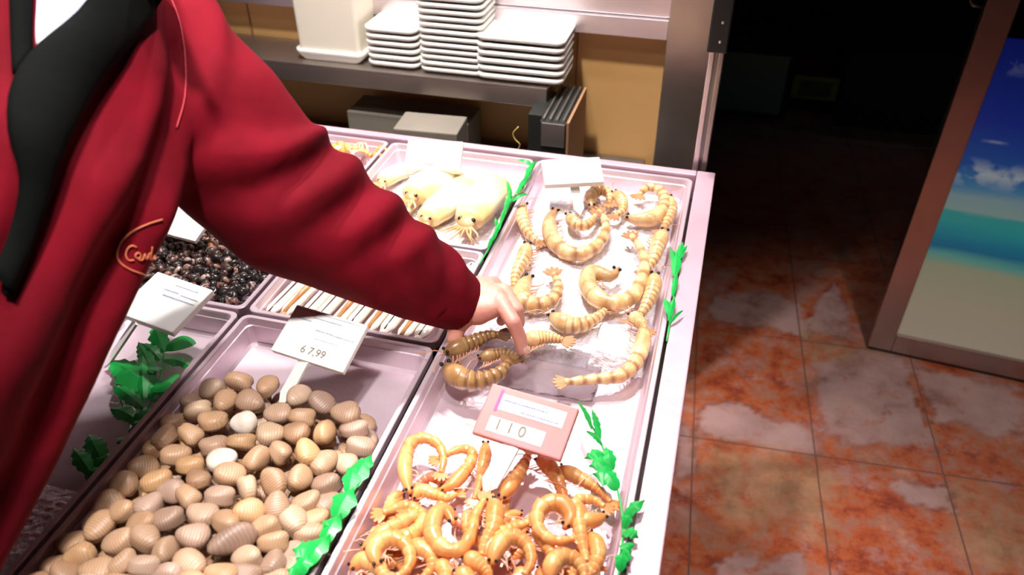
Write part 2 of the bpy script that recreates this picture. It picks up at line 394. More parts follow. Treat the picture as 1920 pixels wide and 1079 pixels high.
def tray(x0, x1, y0, y1, label, depth=.040, m='pan'):
    bm = nb(); g = .0032; x0 += g; x1 -= g; y0 += g; y1 -= g; r = .012; z = T0
    def rr(i, zz, rad): return rrect(x0+i, x1-i, y0+i, y1-i, max(rad, .002), zz)
    loft(bm, [rr(.0012, z-.012, r), rr(0, z-.012, r), rr(0, z-.001, r), rr(.001, z, r), rr(.0065, z, r*.8), rr(.0075, z-.002, r*.8),
              rr(.0095, z-.010, r*.8), rr(.011, z-.011, r*.8), rr(.015, z-depth+.004, r), rr(.019, z-depth, r)], cap0=False)
    loft(bm, [rr(.017, z-depth-.0012, r), rr(.0135, z-depth+.003, r), rr(.0095, z-.012, r*.8), rr(.0012, z-.012, r)], cap0=True, cap1=False)
    c = V(((x0+x1)/2, (y0+y1)/2, z-depth)); rebase(bm, c)
    o = obj('steel_tray', bm, m, loc=c); return tag(o, label, 'tray', 'steel trays sunk in the seafood counter')
XA, XB, XR = -.3180, -.6170, -.0165; YD = .778
tray(XA, XR, .286, 1.350, 'long steel tray in the right column holding the banded prawns and the pink prawns')
tray(XB, XA, .286, YD, 'steel tray filled with brown clams beside the green leaves', .040)
tray(-.825, XB, .286, YD, 'nearly empty steel tray with green leaves left of the clams')
tray(XB, XA, YD, 1.02, 'steel tray of pale razor shellfish under the outstretched arm')
tray(XB, XA, 1.02, 1.350, 'steel tray holding the large pale squid near the back rim')
tray(-.90, XB, YD, 1.045, 'steel tray heaped with small dark sea snails')
tray(-.90, XB, 1.045, 1.350, 'steel tray in the back left with an orange crustacean in its corner')
ZF = T0-.040                                # pan floor

# ------------------------------------------------------------------ price signs
def sign(name, BL, BR, TL, label, body='card', thick=.008, stem=None, stemw=.016, content=None):
    BL, BR, TL = V(BL), V(BR), V(TL); ex = (BR-BL); w = ex.length; ex.normalize()
    ey = TL-BL; ey -= ex*ey.dot(ex); h = ey.length; ey.normalize(); ez = ex.cross(ey)
    c = BL+ex*w/2+ey*h/2-ez*thick/2
    root = empty(name, c, label, 'price sign', 'price signs standing in the seafood')
    bm = nb(); box(bm, -w/2, w/2, -h/2, h/2, -thick/2, thick/2, .0018)
    Mx = Matrix((ex, ey, ez)).transposed().to_4x4(); bmesh.ops.transform(bm, matrix=Mx, verts=bm.verts[:])
    obj('board', bm, body, root)
    def loc(u, v, off=.0006): return ex*(u-.5)*w+ey*(v-.5)*h+ez*(thick/2+off)
    if stem:
        a = (BL+BR)/2 if stem[1] is None else V(stem[1]); b_ = V(stem[0]); a = a-ez*thick*.5+ey*.004
        bm = nb(); d = (b_-a); s = d.cross(ez).normalized()*stemw/2; n2 = s.cross(d).normalized()*.0016
        tip = .22
        prof = [a-s-c, a+s-c, a+d*(1-tip)+s*1.15-c, b_-c, a+d*(1-tip)-s*1.15-c]
        v1 = [bm.verts.new(p+n2) for p in prof]; v2 = [bm.verts.new(p-n2) for p in prof]
        bm.faces.new(v1); bm.faces.new(v2[::-1])
        for i in range(5): bm.faces.new((v1[i], v1[(i+1) % 5], v2[(i+1) % 5], v2[i]))
        obj('stem', bm, 'card', root)
    def bar(nm, u0, u1, v0, v1, m, off=.0004):
        bm = nb(); q = [loc(u0, v0, off), loc(u1, v0, off), loc(u1, v1, off), loc(u0, v1, off)]
        t = [bm.verts.new(p) for p in q]; u_ = [bm.verts.new(p-ez*(off+.0002)) for p in q]
        bm.faces.new(t); bm.faces.new(u_[::-1])
        for i in range(4): bm.faces.new((t[i], t[(i+1) % 4], u_[(i+1) % 4], u_[i]))
        return obj(nm, bm, m, root)
    def lines(nm, segs, m, off=.0004):          # a row of tiny unreadable characters
        bm = nb(); rnd = random.Random(len(nm)+int(segs[0][0]*100))
        for (u0, u1, v, hh) in segs:
            u = u0
            while u < u1:
                lw = rnd.uniform(.008, .02)
                q = [loc(u, v, off), loc(min(u+lw, u1), v, off), loc(min(u+lw, u1), v+hh*rnd.uniform(.6, 1), off), loc(u, v+hh*.8, off)]
                bm.faces.new([bm.verts.new(p) for p in q]); u += lw+rnd.uniform(.003, .008)
        return obj(nm, bm, m, root)
    if content: content(bar, lines, loc, ex, ey, root, w, h)
    return root
def c_clam(bar, lines, loc, ex, ey, root, w, h):
    bar('frame_line', .02, .98, .93, .938, 'ink')
    lines('small_print', [(.30, .70, .83, .022), (.12, .3, .74, .03), (.42, .66, .60, .03), (.66, .95, .585, .035), (.45, .8, .44, .02)], 'ink')
    text_mesh('6 7,99', .0145, loc(.36, .13), ex, ey, 'inkp', root, 'price')
sign('price_sign', U(507, 656, .958), U(642, 699, .958), U(560, 572, .985), 'white price sign standing in the brown clams, stem pushed into the pile',
     stem=(U(524, 762, .893), U(567, 676, .958)), content=c_clam, thick=.009)
def c_left(bar, lines, loc, ex, ey, root, w, h):
    lines('small_print', [(.45, .85, .84, .022), (.35, .60, .70, .03), (.65, .95, .68, .03), (.4, .95, .58, .04)], 'ink')
sign('price_sign', U(216, 585, .950), U(322, 624, .950), U(283, 505, .965), 'white price sign beside the red sleeve edge, above the empty tray with green leaves',
     stem=(U(196, 690, .865), U(250, 600, .950)), content=c_left, thick=.010, stemw=.018)
def c_pink(bar, lines, loc, ex, ey, root, w, h):
    o = bar('name_label', .17, .90, .55, .86, 'label'); o['label'] = 'white name label with blue lines'
    bar('colour_stripe', .13, .165, .5, .93, mat('magenta_print', (.62, .06, .26), .4))
    lines('label_print', [(.20, .70, .735, .028), (.40, .85, .60, .022)], 'inkb', .0009)
    lines('label_print', [(.45, .8, .81, .015), (.2, .88, .675, .012)], 'ink', .0009)
    o = bar('price_label', .13, .76, .12, .40, mat('cream_label', (.90, .88, .74), .4)); o['label'] = 'cream price label'
    text_mesh('1 1 0', .019, loc(.20, .18, .0009), ex, ey, 'inkp', root, 'price')
sign('price_sign', U(884, 811, .940), U(1050, 864, .940), U(936, 722, .965), 'red-pink price sign with a white label standing among the pink prawns',
     body='pinkcard', stem=(U(907, 926, .895), U(957, 838, .940)), content=c_pink, thick=.009, stemw=.019)
def c_tiger(bar, lines, loc, ex, ey, root, w, h):
    lines('small_print', [(.10, .92, .78, .05), (.12, .90, .62, .04), (.25, .6, .45, .05), (.42, .60, .25, .08)], 'ink')
sign('price_sign', U(1022, 347, .935), U(1133, 341, .935), U(1012, 300, .957), 'white price sign with grey print standing at the back of the banded prawns',
     stem=(U(1088, 404, .885), U(1078, 346, .930)), content=c_tiger, thick=.012, stemw=.016)
def c_squid(bar, lines, loc, ex, ey, root, w, h):
    lines('small_print', [(.55, .92, .42, .05), (.35, .5, .12, .22)], 'ink')
    text_mesh('799', .011, loc(.36, .10), ex, ey, 'inkp', root, 'price')
o = sign('price_sign', U(757, 316, .925), U(862, 320, .925), U(766, 262, .955), 'white price sign with a pink side at the back of the squid tray', content=c_squid, thick=.014,
     stem=(U(812, 352, .862), U(812, 318, .925)))
a, b_ = U(862, 320, .925), U(766, 262, .955)
c_ = U(345, 425, .925); bm = nb(); box(bm, -.045, .045, -.028, .028, -.004, .004, .0015)
bmesh.ops.rotate(bm, verts=bm.verts[:], cent=(0, 0, 0), matrix=Matrix.Rotation(.35, 3, 'X') @ Matrix.Rotation(-.1, 3, 'Z'))
tag(obj('blank_card', bm, 'card', loc=c_+V((-.004, .002, .004))), 'blank white card behind the dark sea snails, half hidden by the jacket', 'card')

# ------------------------------------------------------------------ labels for things lying in a heap
def heap_labels(items, stuff, where, rows, cols, descr):
    """items: (object, px, py); the label says look, band of rows, side, and its order there"""
    if not items: return
    ys = sorted(i[2] for i in items); xs = sorted(i[1] for i in items); cells = {}
    for o, x, y in items:
        r = rows[min(len(rows)-1, int(sum(q < y for q in ys)/len(ys)*len(rows)))]
        rank = sorted(items, key=lambda t: t[2]); 
        c = cols[min(len(cols)-1, int(sum(q < x for q in xs)/len(xs)*len(cols)))]
        cells.setdefault((descr(o), r, c), []).append((x, o))
    order = ['leftmost', 'second from left', 'third from left', 'fourth from left', 'fifth from left', 'sixth from left', 'seventh from left', 'eighth from left', 'ninth from left', 'tenth from left', 'eleventh from left', 'twelfth from left']
    for (d, r, c), l in cells.items():
        l.sort(key=lambda t: t[0])
        for i, (x, o) in enumerate(l):
            o['label'] = (f'{d} {stuff}, {c}, {r}'+(f', {order[min(i, 11)]} there' if len(l) > 1 else ''))[:150]

# ------------------------------------------------------------------ clams
def clam_mesh(k):
    rnd = random.Random(k); bm = nb(); nu, nv = 22, 12
    L_, Wd, Th = .0185, .0155*(.95+.1*rnd.random()), .0105*(.92+.2*rnd.random())
    vs = {}
    for i in range(nv+1):
        phi = -PI/2+PI*i/nv
        for j in range(nu):
            th = 2*PI*j/nu; c, s = math.cos(th), math.sin(th)
            ro = 1-.10*c+.05*math.cos(2*th)+.03*math.sin(3*th+k)          # outline; umbo end is narrower
            cp = math.cos(phi); x = -L_*c*ro*cp; y = Wd*s*ro*cp*(1.0-.12*c)
            z = Th*math.copysign(abs(math.sin(phi))**.85, phi)
            z *= 1+.35*max(0, c)*(cp)                                        # swollen towards the hinge
            if i == nv//2: x *= .93; y *= .93                              # seam between the valves
            vs[i, j] = bm.verts.new((x-.0025*max(0, c)*abs(math.sin(phi)), y, z))
    for i in range(nv):
        for j in range(nu):
            q = [vs[i, j], vs[i, (j+1) % nu], vs[i+1, (j+1) % nu], vs[i+1, j]]
            bm.faces.new(q)
    bmesh.ops.remove_doubles(bm, verts=bm.verts[:], dist=1e-6)
    return bm
CLT = []
for k in range(5):
    bm = clam_mesh(k); me = bpy.data.meshes.new('clam'); bmesh.ops.recalc_face_normals(bm, faces=bm.faces[:]); bm.to_mesh(me); bm.free()
    me.shade_smooth(); me.materials.append(MT['clam']); CLT.append(me)
pale_me = CLT[0].copy(); pale_me.materials.clear(); pale_me.materials.append(MT['clampale'])
CL = [(830,350,9),(935,325,0),(1040,345,80),(720,400,35),(775,435,20),(875,405,80),(980,405,-10),(1160,385,60),(1250,405,-20),(1345,450,0),(1080,450,5),(1180,465,-5),(825,480,5),(950,485,-10,1),(650,480,20),(645,540,80),(745,535,-30),(1385,510,0),(1265,525,80),(1060,530,10),(1150,525,0),(567,580,80),(830,575,25),(945,560,10),(1410,580,15),(1095,602,-60),(1195,598,-50),(690,612,10),(870,630,30,1),(1000,628,60),(1265,640,60),(1345,647,-20),(485,645,25),(745,652,-10),(890,685,20),(480,725,0),(615,712,20),(770,705,-40),(1065,712,-50),(1165,705,75),(1275,725,0),(668,752,-10),(965,738,-60),(735,778,-35),(860,772,0),(385,795,30),(1290,805,50),(1200,792,30),(480,828,0),(585,808,70),(1080,808,-70),(965,832,20),(660,858,20),(785,845,0),(885,875,-50),(310,862,60),(385,893,70),(1145,870,-50),(1038,893,0),(1208,918,-10),(750,930,10),(570,937,-35),(470,945,20),(262,955,10),(900,945,35,2),(1070,952,0),(310,1003,5),(645,985,80),(165,1038,20),(968,1012,-10),(1065,1040,75),(1150,1000,0),(480,1035,40),(565,1045,0),(745,1040,-20),(250,1075,0),(375,1068,20),(655,1085,0),(860,1082,0),(955,1085,-10),(1145,1055,60),(1240,1000,60),(1230,860,20),(1320,880,60),(560,880,0),(1215,1080,10),(1070,1110,0),(760,1120,0),(470,1120,0),(330,1130,0),(140,1120,0),(1190,1140,0),(620,1150,0),(900,1150,0)]
clams = []; rnd = random.Random(3)
def clam_height(p):
    u = (p.x-XB)/(XA-XB); d = min(u, 1-u); back = min(1, max(0, (.715-p.y)/.10)); return .012+.036*back*min(1, d/.28)
for c in CL:
    px, py = c[0]/2.079, 560+c[1]/2.079
    z = ZF+.028
    for _ in range(4): p = U(px, py, z); z = ZF+.014+clam_height(p)
    p = U(px, py, z)
    p.x = min(max(p.x, XB+.030), XA-.030); p.y = max(p.y, .325)
    kind = c[3] if len(c) > 3 else 0
    o = bpy.data.objects.new('clam', pale_me if kind == 1 else CLT[rnd.randrange(5)]); C.objects.link(o)
    a = math.radians(c[2])+.15; side = rnd.random() < .36
    o.location = p; o.rotation_euler = (rnd.uniform(-.5, .5)+(1.0 if side else 0), rnd.uniform(-.35, .35), a+(PI if rnd.random() < .5 else 0))
    s = rnd.uniform(.90, 1.04); o.scale = (s*.93, s, s)
    if kind == 2: o.scale = (1.35, .95, .9); o.rotation_euler = (1.0, 0, a)
    tag(o, None, 'clam', 'brown clams heaped in the steel tray'); o['k'] = kind; clams.append((o, px, py))
n = 0
for iy in range(17):
    for ix in range(9):
        x = XB+.034+ix*.0285+(.014 if iy % 2 else 0); y = .330+iy*.024
        if x > XA-.032: continue
        h = clam_height(V((x, y, 0)))
        if y > .66 or h < .014: continue
        z = ZF+.012+max(0, h-.030)
        o = bpy.data.objects.new('clam', CLT[rnd.randrange(5)]); C.objects.link(o)
        o.location = (x+rnd.uniform(-.003, .003), y+rnd.uniform(-.003, .003), z); o.rotation_euler = (rnd.uniform(-.3, .3), rnd.uniform(-.3, .3), rnd.uniform(0, 6))
        s = .80; o.scale = (s, s, s); o['k'] = 3
        tag(o, 'brown clam low in the heap, mostly covered by the clams above it', 'clam', 'clams underneath the clam heap'); n += 1
heap_labels(clams, 'clam', 'heap', ['back rows of the heap', 'upper rows of the heap', 'middle rows of the heap', 'lower rows of the heap', 'front rows of the heap'], ['far left', 'left of centre', 'centre', 'right of centre', 'far right by the leaves'],
            lambda o: {0: 'tan', 1: 'whitish', 2: 'long upright'}[o['k']])
for o, x, y in clams: del o['k']
for o in bpy.data.objects:
    if 'k' in o: del o['k']

# ------------------------------------------------------------------ prawns
def prawn(name, spine, r, m, root_label, cat, group, eyes=True, legs=True, feel=0, legm='leg', nb_=6, headfrac=.34):
    """spine: 3-D points from head to tail; every part grows along it"""
    c = V((0, 0, 0))
    for p in spine: c += V(p)/len(spine)
    if c.x > XA+.02:
        hi = max(V(p).x for p in spine)+r; lo = min(V(p).x for p in spine)-r; dx = min(0, XR-.021-hi)+max(0, XA+.018-lo) if c.y < YD-.05 or c.x > -.24 else min(0, XR-.021-hi)
        spine = [V(p)+V((dx, 0, 0)) for p in spine]; c = c+V((dx, 0, 0))
    S = spline([V(p)-c for p in spine], 40)
    root = empty(name, c, root_label, cat, group)
    hf = int(40*headfrac)
    # carapace
    def make(nm, i0, i1, radf, bandf, m_, ns=12, extra=None):
        bm = nb(); lay = bm.verts.layers.float.new('band'); pts = S[i0:i1]
        R_ = [radf(i) for i in range(i0, i1)]
        rings = tube(bm, pts, R_, ns, True, 1.12)
        for k, rg in enumerate(rings):
            for v in rg: v[lay] = bandf(i0+k)
        return obj(nm, bm, m_, root, True)
    def rh(i): t = i/hf; return r*(.18+.92*math.sin(min(1, t*1.25+.02)*PI/2)**.8)*(1.0 if t < .9 else .96)
    make('head', 0, hf+1, rh, lambda i: .55*max(0, 1-i/hf*1.6)+.12, m)
    segl = (38-hf)/nb_
    def ra(i):
        t = (i-hf)/(39-hf); ph = ((i-hf)/segl) % 1
        return r*(1.04-.62*t**1.4)*(1.06-.22*ph)
    def ba(i): ph = ((i-hf)/segl) % 1; return max(0, 1-abs(ph-.80)/.28)*(.9 if m.startswith('tiger') else .35)
    # finer sampling so the plates and bands stay crisp
    bm = nb(); lay = bm.verts.layers.float.new('band'); n2 = 49
    fi = [hf+(38.9-hf)*k/(n2-1) for k in range(n2)]
    pts = [S[int(q)].lerp(S[min(int(q)+1, 39)], q-int(q)) for q in fi]
    rings = tube(bm, pts, [ra(q) for q in fi], 12, True, 1.12)
    for k, rg in enumerate(rings):
        for v in rg: v[lay] = ba(fi[k])
    obj('abdomen', bm, m, root, True)
    # tail fan
    t = (S[39]-S[36]).normalized(); sd = t.cross(V((0, 0, 1))).normalized(); bm = nb(); lay = bm.verts.layers.float.new('band')
    for a in (-.75, -.38, 0, .38, .75):
        d = (t*math.cos(a)+sd*math.sin(a)); e = d.cross(V((0, 0, 1))).normalized(); L_ = r*(1.9-.25*abs(a)); w_ = r*.36
        base = S[38]+V((0, 0, .0006*(1-abs(a))))
        ring = [base-e*w_*.3, base+d*L_*.5-e*w_, base+d*L_-e*w_*.4, base+d*L_+e*w_*.4, base+d*L_*.5+e*w_, base+e*w_*.3]
        v1 = [bm.verts.new(p+V((0, 0, .0008))) for p in ring]; v2 = [bm.verts.new(p-V((0, 0, .0006))) for p in ring]
        for v in v1+v2: v[lay] = .75
        bm.faces.new(v1); bm.faces.new(v2[::-1])
        for i in range(6): bm.faces.new((v1[i], v1[(i+1) % 6], v2[(i+1) % 6], v2[i]))
    obj('tail_fan', bm, m, root)
    h = (S[0]-S[3]).normalized(); hs = h.cross(V((0, 0, 1))).normalized()
    if eyes:
        for s in (-1, 1):
            bm = nb(); ellips(bm, S[1]+hs*s*r*.42+V((0, 0, r*.42)), (r*.24,)*3, seg=8, rings=6); obj('eye', bm, 'peye', root, True)
    # inner side of the bend carries the legs
    mid = S[20]; ch = (S[0]+S[39])/2-mid; sgn = 1
    tt = (S[22]-S[18]).normalized(); sgn = 1 if ch.dot(tt.cross(V((0, 0, 1)))) > 0 else -1
    if legs:
        bm = nb()
        for k in range(8):
            i = int(hf*.35+k*(20-hf*.35)/8*1.35); i = min(i, 34); tg = (S[i+1]-S[i-1]).normalized(); sdv = tg.cross(V((0, 0, 1)))*sgn
            l = r*(1.5 if k < 5 else .9); a = S[i]+sdv*r*.75-V((0, 0, r*.3)); b2 = a+sdv*l*.55-tg*l*.3+V((0, 0, .0005)); c2 = b2+sdv*l*.2-tg*l*.55-V((0, 0, r*.15))
            tube(bm, [a, b2, c2], [r*.10, r*.08, r*.04], 5)
        obj('legs', bm, legm, root)
    if feel:
        for s in (-1, 1):
            bm = nb(); p0 = S[0]+hs*s*r*.2; pts = [p0, p0+h*feel*.35+hs*s*feel*.12+V((0, 0, .006)), p0+h*feel*.7+hs*s*feel*.35+V((0, 0, .003)), p0+h*feel+hs*s*feel*.75]
            tube(bm, spline(pts, 10), .0006, 5); obj('antenna', bm, legm, root)
    return root
def trace(pts, ox, oy, sc, z0, zs=None):
    out = []
    for i, (x, y) in enumerate(pts):
        z = z0+(zs[i] if zs else 0); out.append(U(ox+x/sc, oy+y/sc, z))
    return out
# pink prawns in front
PR_ = [
 ([(385,590),(365,520),(362,440),(390,350),(460,318),(535,350),(560,420),(545,490)], .897, 30, 'arched'),
 ([(612,592),(680,565),(745,500),(782,440),(775,400),(720,388),(650,410),(600,432)], .890, 27, 'arched'),
 ([(852,345),(848,420),(835,500),(815,580),(790,640)], .884, 27, 'straight'),
 ([(470,640),(520,600),(590,625),(650,640),(700,615)], .884, 27, 'bent'),
 ([(930,640),(975,580),(1020,520),(1055,450),(1075,400)], .897, 33, 'straight'),
 ([(872,640),(900,700),(890,790),(850,870),(830,930)], .905, 36, 'straight'),
 ([(690,770),(650,700),(600,720),(575,790),(600,870),(670,915),(740,890),(780,810),(800,720),(845,640)], .908, 34, 'looped'),
 ([(120,880),(180,840),(260,790),(340,745),(395,710),(385,665),(310,665),(235,690)], .893, 33, 'bent'),
 ([(350,830),(420,845),(490,820),(528,760),(510,700),(455,705)], .897, 32, 'hooked'),
 ([(300,985),(275,915),(310,865),(375,850),(440,880),(465,950),(440,1010),(390,1040)], .908, 34, 'ringed'),
 ([(885,975),(905,900),(955,850),(1020,850),(1075,900),(1085,970),(1050,1030)], .912, 33, 'ringed'),
 ([(1255,790),(1290,740),(1260,680),(1190,665),(1130,700),(1115,770),(1150,830),(1220,855),(1310,840)], .910, 34, 'ringed'),
 ([(1110,430),(1170,470),(1215,530),(1245,600),(1265,670)], .896, 32, 'straight'),
 ([(1250,480),(1320,520),(1400,570),(1465,610),(1520,660)], .893, 30, 'straight'),
 ([(1540,735),(1470,765),(1400,765),(1370,710),(1400,660),(1470,660),(1525,690)], .904, 30, 'hooked'),
 ([(1310,640),(1330,720),(1335,800),(1350,880),(1370,960)], .905, 33, 'straight'),
 ([(1455,830),(1500,890),(1510,960),(1480,1030),(1410,1080)], .898, 32, 'bent'),
 ([(1185,1060),(1190,990),(1240,945),(1310,955),(1355,1010),(1360,1080)], .912, 33, 'arched'),
 ([(440,880),(510,890),(565,930),(575,990),(530,1040)], .899, 32, 'hooked'),
 ([(820,960),(870,890),(930,830),(1000,790),(1070,760)], .900, 32, 'straight'),
 ([(740,930),(800,970),(850,1010),(880,1070)], .905, 32, 'bent'),
 ([(1100,780),(1150,850),(1190,930),(1220,1000)], .899, 30, 'bent'),
 ([(600,960),(640,1010),(640,1070),(600,1130)], .900, 30, 'bent'),
 ([(1000,1000),(1060,1060),(1110,1100),(1090,1160)], .900, 30, 'bent'),
 ([(1540,1000),(1500,1060),(1440,1100),(1380,1150)], .892, 30, 'bent'),
 ([(700,1000),(760,1060),(780,1120),(740,1180)], .907, 32, 'bent'),
 ([(150,1000),(220,960),(300,1000),(330,1060),(290,1130)], .897, 32, 'hooked'),
 ([(480,1060),(520,1100),(500,1160),(420,1170)], .905, 32, 'hooked'),
 ([(950,1080),(900,1130),(820,1130),(780,1070)], .905, 30, 'hooked'),
]
plist = []
for pts, z, w_, d in PR_:
    q = trace(pts, 600, 700, 2.743, z); x = sum(p[0] for p in pts)/len(pts); y = sum(p[1] for p in pts)/len(pts)
    red = x < 250 or (y > 1060 and x < 500)
    z_l = len(q)
    for i, p in enumerate(q): p.z += -.004*abs(i/(z_l-1)-.5)*2
    r_ = w_*.000275
    o = prawn('prawn', q, r_, 'redprawn' if red else 'prawn', 'x', 'prawn', 'pink prawns heaped in the front right tray', feel=.035 if d in ('straight', 'bent') else 0)
    o['d'] = d; plist.append((o, 600+x/2.743, 700+y/2.743))
heap_labels(plist, 'pink prawn', '', ['back row of the pile', 'middle of the pile', 'front of the pile'], ['left', 'centre', 'right'], lambda o: o['d'])
for o, x, y in plist: del o['d']
rnd = random.Random(11)
for k in range(30):
    px = rnd.uniform(660, 1150); py = rnd.uniform(925, 1150)
    if px < 640+(1079-py)*.3: continue
    p = U(px, py, .874); p.x = min(max(p.x, XA+.045), XR-.045); p.y = max(p.y, .335)
    a = rnd.uniform(0, 6.28); R0 = .018; sw = rnd.uniform(2.2, 4.0)
    q = [p+V((math.cos(a+sw*t/5)*R0, math.sin(a+sw*t/5)*R0*1.25, rnd.uniform(-.002, .003))) for t in range(6)]
    prawn('prawn', q, .0062, rnd.choice(('prawn', 'prawn', 'redprawn')), 'curled prawn lying low in the pile, half buried by the prawns above it', 'prawn', 'prawns underneath the front prawn pile', legs=False)

# banded prawns at the back
A3 = (680, 230, 2.632); A4 = (780, 480, 2.839)
TG = [
 (A3, [(800,405),(785,450),(800,510),(830,560),(870,590)], .884, 40, 0, 'banded prawn curved beside the green leaves, left of the sign stem', 'tiger'),
 (A3, [(960,430),(925,480),(930,560),(985,630),(1065,650),(1145,620),(1195,550),(1195,480),(1165,440)], .893, 44, 0, 'large U-shaped banded prawn below the stem of the white sign', 'tiger'),
 (A3, [(1010,455),(1050,500),(1110,505),(1150,460)], .897, 34, 0, 'small banded prawn nested inside the large U-shaped one', 'tiger'),
 (A3, [(1130,420),(1125,365),(1165,335),(1215,350),(1215,400)], .890, 38, 0, 'arched banded prawn touching the right end of the white sign', 'tiger'),
 (A3, [(1235,345),(1275,380),(1285,430),(1250,460)], .892, 36, 0, 'short banded prawn at the back, between two arched ones', 'tiger'),
 (A3, [(1290,470),(1370,480),(1445,465),(1490,410),(1475,345),(1410,320),(1365,360)], .893, 42, 0, 'looped banded prawn in the back right corner', 'tiger'),
 (A3, [(1540,370),(1555,430),(1540,490),(1510,540)], .888, 38, 0, 'slim banded prawn against the right wall of the tray, near the back', 'tiger'),
 (A3, [(815,600),(795,670),(760,740),(745,810)], .895, 40, 0, 'pale banded prawn pointing away from the hand, near the divider', 'tiger'),
 (A3, [(830,760),(790,820),(790,880),(850,900),(925,885),(965,820),(945,750)], .897, 44, 0, 'curled banded prawn directly above the fingers', 'tiger'),
 (A3, [(1265,720),(1225,760),(1130,740),(1110,800),(1160,870),(1250,895),(1330,860),(1375,780),(1390,690),(1365,610),(1325,560)], .899, 44, 0, 'largest banded prawn, curled like a hook right of the ice', 'tiger'),
 (A3, [(1535,540),(1500,610),(1480,680),(1440,740)], .893, 42, 0, 'banded prawn beside the upper green sprig at the right rim', 'tiger'),
 (A3, [(1450,750),(1440,820),(1415,890),(1375,960)], .893, 42, 0, 'banded prawn running down between the large hook and the right sprig', 'tiger'),
 (A3, [(920,950),(990,990),(1070,1000),(1140,975),(1195,930)], .893, 42, .03, 'striped prawn lying crosswise just right of the fingertips', 'tiger'),
 (A4, [(1280,370),(1300,430),(1285,520),(1240,610),(1170,660),(1080,670),(980,680),(880,690)], .888, 46, 0, 'big L-shaped prawn nearest the front beside the right rim', 'tiger'),
 (A4, [(1180,320),(1230,360),(1265,400)], .895, 40, 0, 'stubby prawn above the corner of the L-shaped prawn', 'tiger'),
 (A4, [(570,460),(640,440),(710,435),(780,450)], .893, 46, .03, 'cream prawn sticking out right of the index fingertip', 'tiger'),
 (A4, [(150,580),(200,630),(280,665),(370,660),(450,620),(490,570)], .905, 56, 0, 'dark brown prawn lifted under the hand, nearest the front', 'tigerdark'),
 (A4, [(150,520),(220,490),(300,460),(380,425),(440,420)], .918, 46, 0, 'brown and white striped prawn held between thumb and fingers', 'tigerdark'),
 (A4, [(330,550),(400,530),(470,520),(550,540)], .903, 34, 0, 'slim brown prawn squeezed between the two held ones', 'tigerdark'),
]
for (ox, oy, sc), pts, z, w_, fe, lab, mm in TG:
    q = trace(pts, ox, oy, sc, z)
    prawn('banded_prawn', q, w_*.00029 if sc < 2.7 else w_*.00024, mm, lab, 'prawn', 'banded prawns in the right tray', feel=fe or (.03 if len(pts) < 6 else 0), legm='tleg', nb_=7)

# crushed ice below the banded prawns and white ice patches
def ice_mound(name, x0, x1, y0, y1, top, label, seed):
    bm = nb(); nx = int((x1-x0)/.0045); ny = int((y1-y0)/.0045); g = []
    for j in range(ny+1):
        row = []
        for i in range(nx+1):
            u, v = i/nx, j/ny; x = x0+(x1-x0)*u; y = y0+(y1-y0)*v; e = min(u, 1-u, v, 1-v)*8
            h = min(1, e)*top*(.65+.55*noise.noise((x*22, y*22, seed)))+abs(noise.noise((x*120, y*120, seed)))*.006*min(1, e)
            row.append(bm.verts.new((x+noise.noise((x*150, y*90, 3))*.002, y, ZF+.0006+h)))
        g.append(row)
    for j in range(ny):
        for i in range(nx): bm.faces.new((g[j][i], g[j][i+1], g[j+1][i+1], g[j+1][i]))
    c = V(((x0+x1)/2, (y0+y1)/2, ZF)); rebase(bm, c)
    return tag(obj(name, bm, 'ice', loc=c), label, 'ice', kind='stuff')
ice_mound('crushed_ice', XA+.024, XR-.024, .83, 1.322, .018, 'crushed ice spread under the banded prawns', 2)
p = U(1190, 640, .885)
ice_mound('crushed_ice', p.x-.06, min(p.x+.045, XR-.030), p.y-.05, p.y+.045, .030, 'mound of white ice inside the bend of the L-shaped prawn', 5)
ice_mound('crushed_ice', -.80, -.64, .31, .46, .006, 'thin ice at the front of the tray with green leaves', 8)
# clear film in the middle of the long tray
bm = nb(); g = []
p0 = U(1010, 690, .865)
for j in range(26):
    row = []
    for i in range(26):
        u, v = i/25-.5, j/25-.5; row.append(bm.verts.new((p0.x+u*.17, p0.y+v*.10, ZF+.004+.006*abs(noise.noise((u*7, v*7, 1)))+.003*abs(noise.noise((u*22, v*22, 5))))))
    g.append(row)
for j in range(25):
    for i in range(25): bm.faces.new((g[j][i], g[j][i+1], g[j+1][i+1], g[j+1][i]))
rebase(bm, (p0.x, p0.y, ZF)); o = obj('plastic_film', bm, 'film', loc=(p0.x, p0.y, ZF), smooth=True)
md = o.modifiers.new('s', 'SOLIDIFY'); md.thickness = .0006
tag(o, 'crumpled clear plastic film on the tray floor behind the pink sign', 'plastic film')

